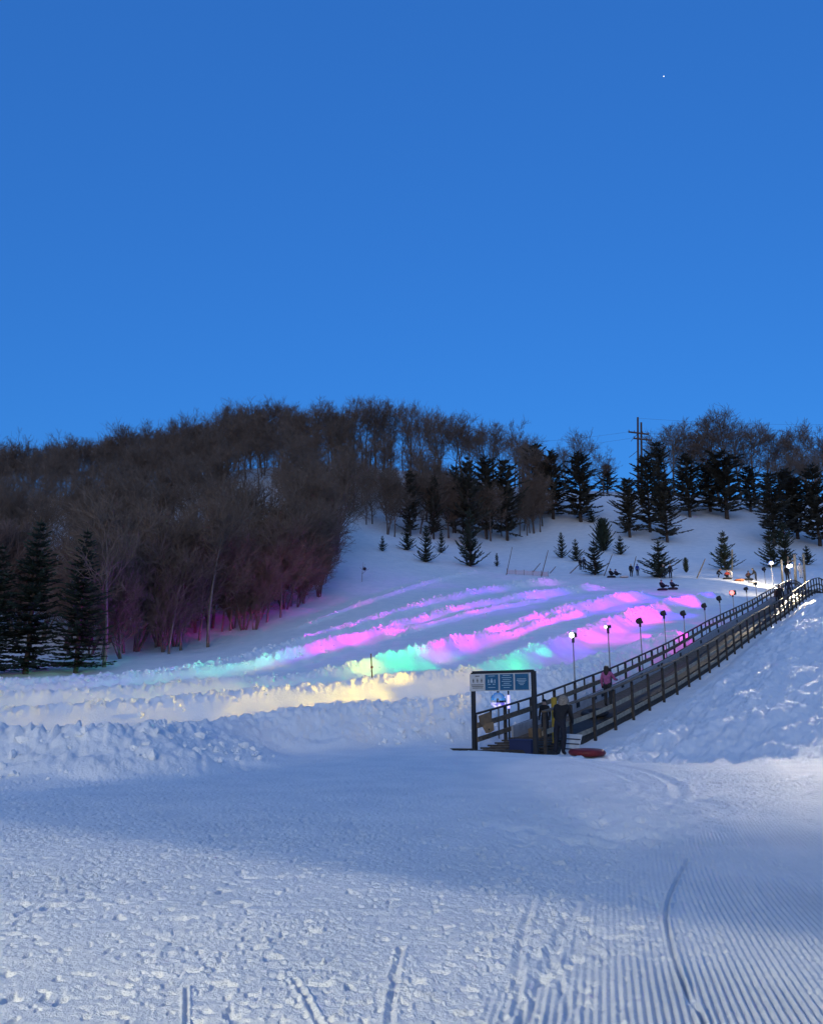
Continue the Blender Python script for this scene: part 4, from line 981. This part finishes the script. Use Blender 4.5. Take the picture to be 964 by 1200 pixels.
# further up the belt
LG = 'people riding near the top of the conveyor'
for u, off, lab, tm_, hh in [(915, .55, 'dark figure riding the conveyor below the last bend with a second rider ahead', 'coat_black', 1.75), (926, .5, 'dark rider with a pale patch just before the top of the conveyor', 'coat_navy', 1.75), (911, .35, 'short rider half hidden behind the far railing near the conveyor top', 'coat_brown', 1.3)]:
    a = (u - 482) / 967; c = 15.84 - off * 2.71; Y = c / (.65 - a); q = cl(Y, off, float(deck_z(Y)) + .03)
    person(lab, q, R(-33), hh, 'stand', tm_, 'black', hat='black' if u != 926 else 'coat_pale', group=LG)
# on the hilltop: (u, v feet, height m, pose, torso, label, hat)
TGp = 'people at the top of the tubing lanes'
for u, v, hh, pose, tm_, lab, hat_, face in [
    (680, 668, 1.6, 'stand', 'coat_black', 'left one of two dark people standing by leaning sticks at the lane top', 'black', 200),
    (684.5, 668, 1.75, 'stand', 'coat_navy', 'right one of two dark people standing by leaning sticks at the lane top', 'black', 160),
    (697.5, 668, 1.5, 'stand', 'coat_black', 'dark person standing alone right of the pair by the leaning sticks', 'black', 170),
    (716, 677, 1.7, 'sit', 'coat_black', 'dark rider sitting in a tube at the head of the second lane', 'black', 200),
    (722, 677, 1.6, 'sit', 'coat_navy', 'rider close behind the dark rider at the head of the second lane', 'coat_navy', 200),
    (739.5, 676, 1.6, 'stand', 'coat_black', 'dark person standing next to a leaning stick above the blue lit snow', 'coat_pale', 190),
    (747, 675, 1.5, 'stand', 'coat_blue', 'person in bright blue standing above the violet lane', 'coat_blue', 190),
    (777.5, 678, 1.7, 'stand', 'coat_black', 'left one of two people with pale hats in front of the large young spruce', 'coat_pale', 175),
    (785.5, 678, 1.75, 'stand', 'coat_black', 'right one of two people with pale hats in front of the large young spruce', 'coat_pale', 185),
    (776, 692, 1.7, 'sit', 'coat_black', 'front rider lying back in a tube on the open violet lane', 'black', 200),
    (788, 691, 1.6, 'sit', 'coat_navy', 'second rider lying back in a tube on the open violet lane', 'black', 200),
    (841, 677, 1.65, 'crouch', 'coat_black', 'dark person crouching left of the orange jacket at the lit hilltop', 'black', 250),
    (852, 679, 1.7, 'sit', 'coat_red', 'person in an orange red jacket sitting in a tube on the lit hilltop', 'coat_brown', 150),
    (857, 678, 1.6, 'crouch', 'coat_pale', 'person in a pale jacket bending over behind the orange red jacket', 'black', 120),
    (877, 680, 1.7, 'sit', 'coat_brown', 'rider in dark brown sitting in a tube near the lit lamp poles', 'black', 150),
    (886, 682, 1.7, 'bend', 'coat_black', 'dark person bending over to push the brown rider', 'black', 60),
    (922.5, 681, 1.75, 'stand', 'coat_black', 'dark person standing under the white lamps at the lift top', 'black', 190),
    (938.5, 678, 1.7, 'stand', 'coat_pale', 'person in white at the very top of the conveyor', 'coat_pale', 180)]:
    q = hit(u, v)
    if u in (922.5, 938.5): q = V(P(u, v, 90)); q.z = max(q.z, G(q.x, q.y))
    person(lab, q, R(face), hh, pose, tm_, 'pants_navy' if tm_ != 'coat_pale' else 'coat_pale', hat=hat_, group=TGp, sit_z=.03 if pose == 'sit' else 0)
TB = 'snow tubes at the top of the lanes'
for u, v, lab, mt in [(716, 677, 'black snow tube under the first rider at the second lane head', 'black'), (731, 677, 'pale snow tube lying beside the dark riders', 'coat_pale'), (776, 692, 'black snow tube under the front rider on the violet lane', 'black'), (788, 691, 'black snow tube under the second rider on the violet lane', 'black'), (852, 679, 'black snow tube under the orange red jacket', 'black'), (866, 681, 'orange snow tube lying between the two seated riders', 'orange'), (877, 680, 'dark snow tube under the brown rider', 'black'), (882, 683, 'pale snow tube in front of the bending person', 'coat_pale')]:
    q = hit(u, v); snow_tube(q, lab, mt, 1.1, group=TB)

# ---------------------------------------------------------------- sticks, posts and nets on the hilltop
SKG = 'leaning sticks along the top of the lanes'
for u0, v0, u1, v1, lab, r_ in [(593, 674, 600, 641, 'thin stick leaning right at the left end of the orange net', .05), (624.5, 670, 633, 660, 'short stick leaning right before the dark pair', .06), (634, 676, 642, 645, 'long stick leaning right beside the dark pair', .06), (644, 672, 651, 664, 'short stick just right of the dark pair', .06), (667.5, 672, 680, 660, 'strongly tilted stick pointing up to the dark spreading spruce', .07), (707.5, 675, 717, 650, 'long stick leaning in front of the dark spreading spruce', .06), (740, 674, 745, 652, 'stick leaning slightly right above the blue person', .06), (816, 678, 826, 655, 'thick stick leaning right left of the symmetrical spruce', .08)]:
    q = hit(u0, v0); e = V(P(u1, v1, q.y + .3)); o = thing('leaning_stick', lab, 'stick', q, 0, SKG)
    w = WB(); w.tube([q - (e - q) * .15, q.lerp(e, .5), e], [r_, r_ * .9, r_ * .7], 7); w.build('stick', M['bamboo'], o)
for u, v0, v1, lab, r_ in [(857, 669, 644, 'tall bare wooden pole in front of the symmetrical young spruce', .11), (914.5, 667, 656, 'short square wooden post left of the white lamps', .12), (922, 668, 652, 'thin wooden post carrying a crossbar behind the white lamps', .07), (930, 673, 650, 'tall pale wooden post right of the white lamps', .15), (940.5, 670, 649, 'wooden post farthest right at the lift top', .13)]:
    Y = hit(857, 669).y if u == 857 else 91; q = V(P(u, v0, Y)); q.z = G(q.x, q.y); e = V(P(u + .6, v1, Y)); o = thing('wooden_post', lab, 'post', q)
    w = WB(); w.bar(q - Vector((0, 0, .4)), e, r_ * 1.6, r_ * 1.6, up=(0, 1, 0)); w.build('post', M['timber_light'] if u != 922 else M['timber'], o)
    if u == 922: w = WB(); w.bar(V(P(922, 657.5, Y - .1)), V(P(930, 657.5, Y - .1)), .08, .1); w.build('crossbar', M['timber'], o)
q = hit(596, 673); o = thing('orange_net', 'low sagging orange net fence at the top left of the lanes', 'net', q)
w = WB(); prev = None
pts_ = [hit(u, 673 + .6 * k) for k, u in enumerate((594, 604, 614, 624, 634, 642))]
for k, pt in enumerate(pts_):
    w2 = WB(); w2.tube([pt - Vector((0, 0, .2)), pt + Vector((0, 0, .75))], .025, 6); w2.build('stake', M['bamboo'], o)
for a, b_ in zip(pts_[:-1], pts_[1:]):
    for hz in (.15, .3, .45, .6): w.tube([a + Vector((0, 0, hz)), a.lerp(b_, .5) + Vector((0, 0, hz - .06)), b_ + Vector((0, 0, hz))], .016, 4)
    for t in np.linspace(.08, .92, 8): c = a.lerp(b_, float(t)); w.tube([c + Vector((0, 0, .1)), c + Vector((0, 0, .58))], .012, 4)
w.build('mesh', M['net'], o)
q = hit(436.5, 795); o = thing('marker_stake', 'thin dark marker stake standing on the berm crest left of the sign', 'stake', q)
e = V(P(434.5, 766, q.y)); w = WB(); w.tube([q - Vector((0, 0, .3)), e], [.035, .028], 7); w.build('stake', M['bamboo'], o)
w = WB(); w.lathe(q + (e - q) * .45, [(.05, -.05), (.055, 0), (.05, .05)], 8); w.build('band', M['red'], o)

# ---------------------------------------------------------------- power poles and wires behind the skyline
Y = 196; k_ = Y / F
bz = P(747, 575, Y)[2]
a0 = V(P(746.8, 575, Y)); a1 = V(P(747, 489, Y)); b0 = V(P(751, 575, Y + 2)); b1 = V(P(751, 495, Y + 2))
for q in (a0, b0): q.z -= 3
pyl = thing('power_poles', 'pair of tall wooden power poles with crossarms rising above the skyline trees', 'power poles', V(a0))
w = WB(); w.tube([a0, a1], [.32, .24], 8); w.build('pole', M['pole_wood'], pyl)
w = WB(); w.tube([b0, b1], [.32, .24], 8); w.build('pole', M['pole_wood'], pyl)
for u0, v0, u1, v1 in [(736, 506, 760, 509), (742, 513.5, 763.5, 516)]:
    w = WB(); w.bar(V(P(u0, v0, Y - .3)), V(P(u1, v1, Y - .3)),   .30, .36); arm = w.build('crossarm', M['pole_wood'], pyl)
    for t in (.03, .3, .7, .97):
        c = V(P(u0, v0, Y - .3)).lerp(V(P(u1, v1, Y - .3)), t); w = WB(); w.lathe(c + Vector((0, 0, .1)), [(.09, 0), (.14, .2), (.07, .5)], 8); w.build('insulator', M['metal'], arm)
for u0, v0, u1, v1 in [(739, 517, 747, 508), (760, 520, 751, 510), (737, 536, 747, 528)]:
    w = WB(); w.bar(V(P(u0, v0, Y - .2)), V(P(u1, v1, Y - .2)), .12, .12); w.build('brace', M['pole_wood'], pyl)
WGp = 'wires strung from the power poles'
for i, (u0, v0, u1, v1, lab) in enumerate([(747, 490, 1010, 497, 'topmost power wire running right from the pole tip'), (760, 508, 1010, 510, 'power wire running right from the upper crossarm'), (763, 515.5, 1010, 521, 'power wire running right from the lower crossarm'), (736, 506, 560, 520, 'power wire running left from the upper crossarm'), (742, 513, 560, 530, 'power wire running left from the lower crossarm'), (755, 511, 1010, 515, 'power wire running right between the two crossarms')]):
    a = V(P(u0, v0, Y)); e = V(P(u1, v1, Y + (12 if u1 > u0 else 4))); pts_ = []
    for t in np.linspace(0, 1, 16): c = a.lerp(e, float(t)); c.z -= 4 * .7 * t * (1 - t); pts_.append(c)
    w = WB(); w.tube(pts_, .022, 5); tag(w.build('power_wire', M['steel_wire']), lab, 'wire', WGp)

# evening star
M['star'] = mat('star', (1, 1, 1), 1, emit=(1, .95, .85, .9))
q = V(P(777.5, 89, 4200)); b_ = MB(); b_.lathe((0, 0, 0), [(.2, -2.8), (2.0, -1.9), (2.8, 0), (2.0, 1.9), (.2, 2.8)], 10)
tag(b_.build('star', M['star'], loc=q), 'single bright evening star high in the blue sky', 'star')

# ---------------------------------------------------------------- floodlight poles along the lift, each lamp lights its own patch of lane
M['glow_white'] = mat('glow_white', (1, 1, 1), .5, emit=(1, .93, 1, 9)); M['glow_warm'] = mat('glow_warm', (1, .9, .6), .5, emit=(1, .82, .6, 1.6)); M['glow_red'] = mat('glow_red', (1, .2, .2), .5, emit=(1, .18, .15, 1.1)); M['glow_blue'] = mat('glow_blue', (.2, .3, 1), .5, emit=(.06, .16, 1, 1.0))
LGp = 'floodlight poles along the far railing of the lift'
heads = {}
def light_pole(key, u, vt, lab, glow=None, size=.30, off=-.42, Y=None, aim=(-.84, .30, -.3), group=LGp):
    a = (u - 482) / F
    if Y is None: Y = (2.1 + off - 17.94) / (a - .65)
    t = V(P(u, vt, Y)); z = G(t.x, t.y); o = thing('floodlight_pole', lab, 'floodlight', Vector((t.x, t.y, z)), 0, group)
    w = WB(); w.tube([(t.x, t.y, z - .4), (t.x, t.y, t.z - .05)], [.035, .028], 8); w.build('pole', M['metal'], o)
    d = Vector(aim).normalized(); hd = t + Vector((0, 0, .02))
    w = WB(); w.bar(hd - d * .12, hd + d * .10, size, size * .8); hb = w.build('lamp_head', M['black'], o)
    w = WB(); q_ = d.to_track_quat('Z', 'Y'); n0 = len(w.v); m0 = MB(); m0.lathe((0, 0, 0), [(size * .40, 0), (size * .36, .05), (size * .22, .10), (.01, .12)], 14); w.v = [tuple(hd + d * .10 + q_ @ Vector(a_)) for a_ in m0.v]; w.f = m0.f; w.i = m0.i; w.build('lens', glow or M['black'], hb, True)
    w = WB(); w.tube([(t.x, t.y, t.z - .3), (t.x, t.y, t.z - .02)], .06, 8); w.build('bracket', M['black'], o)
    heads[key] = (hd, d)
CAMD = (-.35, -.9, -.25)
light_pole(0, 671, 745, 'lowest floodlight pole by the lift with a dazzling white lamp', M['glow_white'], .26, aim=(-.6, -.75, -.1))
light_pole(1, 712, 735, 'second floodlight pole up the lift with a small warm glowing lamp', M['glow_warm'], .18, aim=(-.9, -.4, -.1))
light_pole(2, 749.5, 728, 'third floodlight pole up the lift with a dark square head', None, .36)
light_pole(3, 777.5, 719, 'fourth floodlight pole up the lift with a dark head before the magenta patch', None, .34)
light_pole(4, 800.5, 719, 'fifth floodlight pole up the lift with a dark round head right of the magenta patch', None, .38)
light_pole(5, 825, 710, 'sixth floodlight pole up the lift with a dark head against violet snow', None, .36)
light_pole(6, 842.5, 701.5, 'seventh floodlight pole up the lift just left of the red lamp', None, .40)
light_pole(7, 858, 695, 'floodlight pole with a glowing red lamp near the upper lift', M['glow_red'], .44, aim=(-.7, -.7, -.1))
light_pole(8, 874, 690, 'slim floodlight pole right of the glowing red lamp', None, .30)
light_pole(9, 885, 684, 'thin floodlight pole in front of the bending person', None, .26)
light_pole(10, 895, 667, 'tall floodlight pole with a dark head against the yellow lit hilltop', None, .36)
light_pole(11, 903, 660, 'floodlight pole with a glowing blue lamp at the hilltop', M['glow_blue'], .55, Y=93, aim=(-.3, -.95, 0))
q = V(P(925, 662, 90.6)); z = G(q.x, q.y); o = thing('twin_lamp', 'twin white lamp glowing between the wooden posts at the lift top', 'lamp', Vector((q.x, q.y, z)))
w = WB(); w.tube([(q.x, q.y, z - .3), (q.x, q.y, q.z - .1)], .04); w.build('pole', M['metal'], o)
for du in (-2.6, 1.2):
    c = V(P(925 + du, 663 if du > 0 else 665, 90.4)); w = WB(); w.lathe(c, [(.02, -.16), (.13, -.1), (.17, 0), (.13, .1), (.02, .16)], 10); w.build('bulb', M['glow_white'], o, True)
heads['top'] = (q, Vector((0, -1, 0)))

def spot(key, target, col, power, cone, blend=.5, r=.05, far=None, flat=1.):
    hd, d = heads[key]
    tgt = hit(*target) if far is None else V(P(*target, far))
    dr = (tgt - hd).normalized()
    l = bpy.data.lights.new('floodlight_beam', 'SPOT'); l.energy = power; l.color = col; l.spot_size = R(cone); l.spot_blend = blend; l.shadow_soft_size = r
    ob = bpy.data.objects.new('floodlight_beam', l); COL.objects.link(ob); ob.location = hd + dr * .32; ob.rotation_euler = dr.to_track_quat('-Z', 'Y').to_euler(); ob.scale = (1, flat, 1)
YEL = (1, .66, .02); GRN = (0, 1, .22); CYN = (.12, 1, .5); VIO = (.28, .0, 1); MAG = (1, 0, .78); PNK = (1, .0, .58); RED = (1, .02, .05); BLU = (.08, 0, 1); WHT = (1, .84, .58); LAV = (.66, .03, 1)
def beam(u, v, col, gain=1., width=2.3, pole=None):
    """from the pole that faces this patch squarest: soft edged, power grows with the distance squared"""
    t = hit(u, v); best = None
    if pole is None:
        for k_, (hd_, _) in heads.items():
            if k_ in ('top', 11): continue
            q_ = t - hd_; along = abs(q_.x * .545 + q_.y * .838 - 1.5); 
            if best is None or along < best[0]: best = (along, k_)
        pole = best[1]
    d_ = max((t - heads[pole][0]).length, 4)
    spot(pole, (u, v), col, 1.75 * d_ * d_ * gain, min(120, math.degrees(2 * math.atan(width / d_))), .8, flat=.62 if width == 2.3 else 1.)
SIL = (.42, .37, .44); CRM = (.62, .46, .18)
for a_ in [
    # first berm, from the top down
    (615, 681, LAV, 2.29), (575, 688, LAV, 2.29), (530, 697, LAV, 2.04), (480, 709, PNK, 5.04), (440, 721, PNK, 4.54), (400, 734, PNK, 5.54), (360, 746, PNK, 4.03), (260, 773, CYN, 2.69, 2.3, 1), (215, 781, CYN, 2.52, 2.3, 1), 
    # second
    (660, 688, LAV, 2.29), (620, 694, LAV, 2.55), (580, 700, VIO, 5.63), (535, 710, LAV, 2.04), (490, 722, VIO, 5.28), (450, 734, MAG, 5.43), (415, 745, MAG, 4.94), (375, 757, PNK, 4.54), (335, 768, GRN, 3.24, 2.3, 2), (295, 775, CYN, 3.02, 2.3, 2), (150, 792, SIL, 0.70, 2.3, 0), (60, 800, SIL, 0.60, 2.3, 0),
    # third
    (730, 694, VIO, 7.04), (690, 703, MAG, 4.94), (655, 712, MAG, 5.93), (620, 722, PNK, 4.03), (580, 735, PNK, 6.05), (540, 748, MAG, 5.93), (505, 761, PNK, 5.04), (475, 769, GRN, 3.60, 2.3, 2), (440, 775, GRN, 4.68, 2.3, 2), (405, 781, YEL, 2.85, 2.3, 1), (350, 790, YEL, 3.16, 2.3, 0), 
    # fourth
    (800, 700, LAV, 2.04), (760, 708, BLU, 10), (730, 717, PNK, 4.03), (703, 727, RED, 3.46), (670, 741, MAG, 7.41), (640, 752, VIO, 1.28), (612, 763, VIO, 2.11), (585, 772, GRN, 3.06, 2.3, 3), (560, 777, GRN, 3.96, 2.3, 3), (528, 787, YEL, 3.48, 2.3, 1), (430, 798, YEL, 0.79, 4.), (260, 813, YEL, 5.05, 3.6), (200, 817, YEL, 3.48, 3.), 
    # fifth, beside the lift and in front
    (490, 824, YEL, 3.79), (525, 818, YEL, 1.58), 
    # washes on the open lanes, mostly from the upper poles looking down along them
    (715, 742, MAG, 8.5, 4.4, 5), (665, 743, MAG, 5.0, 3., 5), (565, 776, GRN, 4.80, 2.2, 3), (600, 770, GRN, 3.30, 2., 3), (455, 776, GRN, 3.00, 2.4, 3), (522, 789, YEL, 2.53, 2.2, 2), (690, 726, RED, 3.52, 4., 7), (785, 745, MAG, 14, 2.0, 5), (745, 712, BLU, 16, 3.5, 9), (770, 703, BLU, 10, 3., 10), (720, 703, VIO, 11.52, 5., 9),
    (650, 757, VIO, 5.76, 4., 4), (640, 738, MAG, 4.94, 4., 8), (575, 756, VIO, 9.79, 4., 8), (690, 708, (.22, .0, 1), 8, 5., 10), (610, 726, VIO, 8.64, 5., 9), (520, 748, MAG, 3.80, 5., 9), (640, 700, (.22, .0, 1), 6., 6., 10), (540, 714, VIO, 5.76, 7., 10), (450, 742, VIO, 4.61, 6., 9), (590, 783, (.03, .6, .5), 1.2, 3., 4),
    (230, 824, YEL, 2.74, 4., 0), (300, 826, YEL, 2.11, 3., 0), (740, 690, LAV, 1.50, 7., 10), (660, 682, LAV, 0.90, 8., 10),
    (740, 757, LAV, 0.60, 3.), (820, 728, PNK, 1.47, 3., 6),
    (850, 684, WHT, 1.70, 9., 10), (885, 688, WHT, 2.00, 8., 10), (810, 686, (.9, .75, .9), .7, 7., 10),
]: beam(*a_)
spot('top', (885, 681), WHT, 2600, 90); spot('top', (938, 728), WHT, 32000, 17, flat=.7); spot('top', (905, 775), WHT, 15000, 11, flat=.7)
# rosy light that reaches the brush at the wood edge
spot(5, (250, 660), (1, .22, .30), 1900, 20, .9, far=72, flat=.55)
spot(4, (345, 655), (1, .22, .28), 1600, 20, .9, far=78, flat=.55)
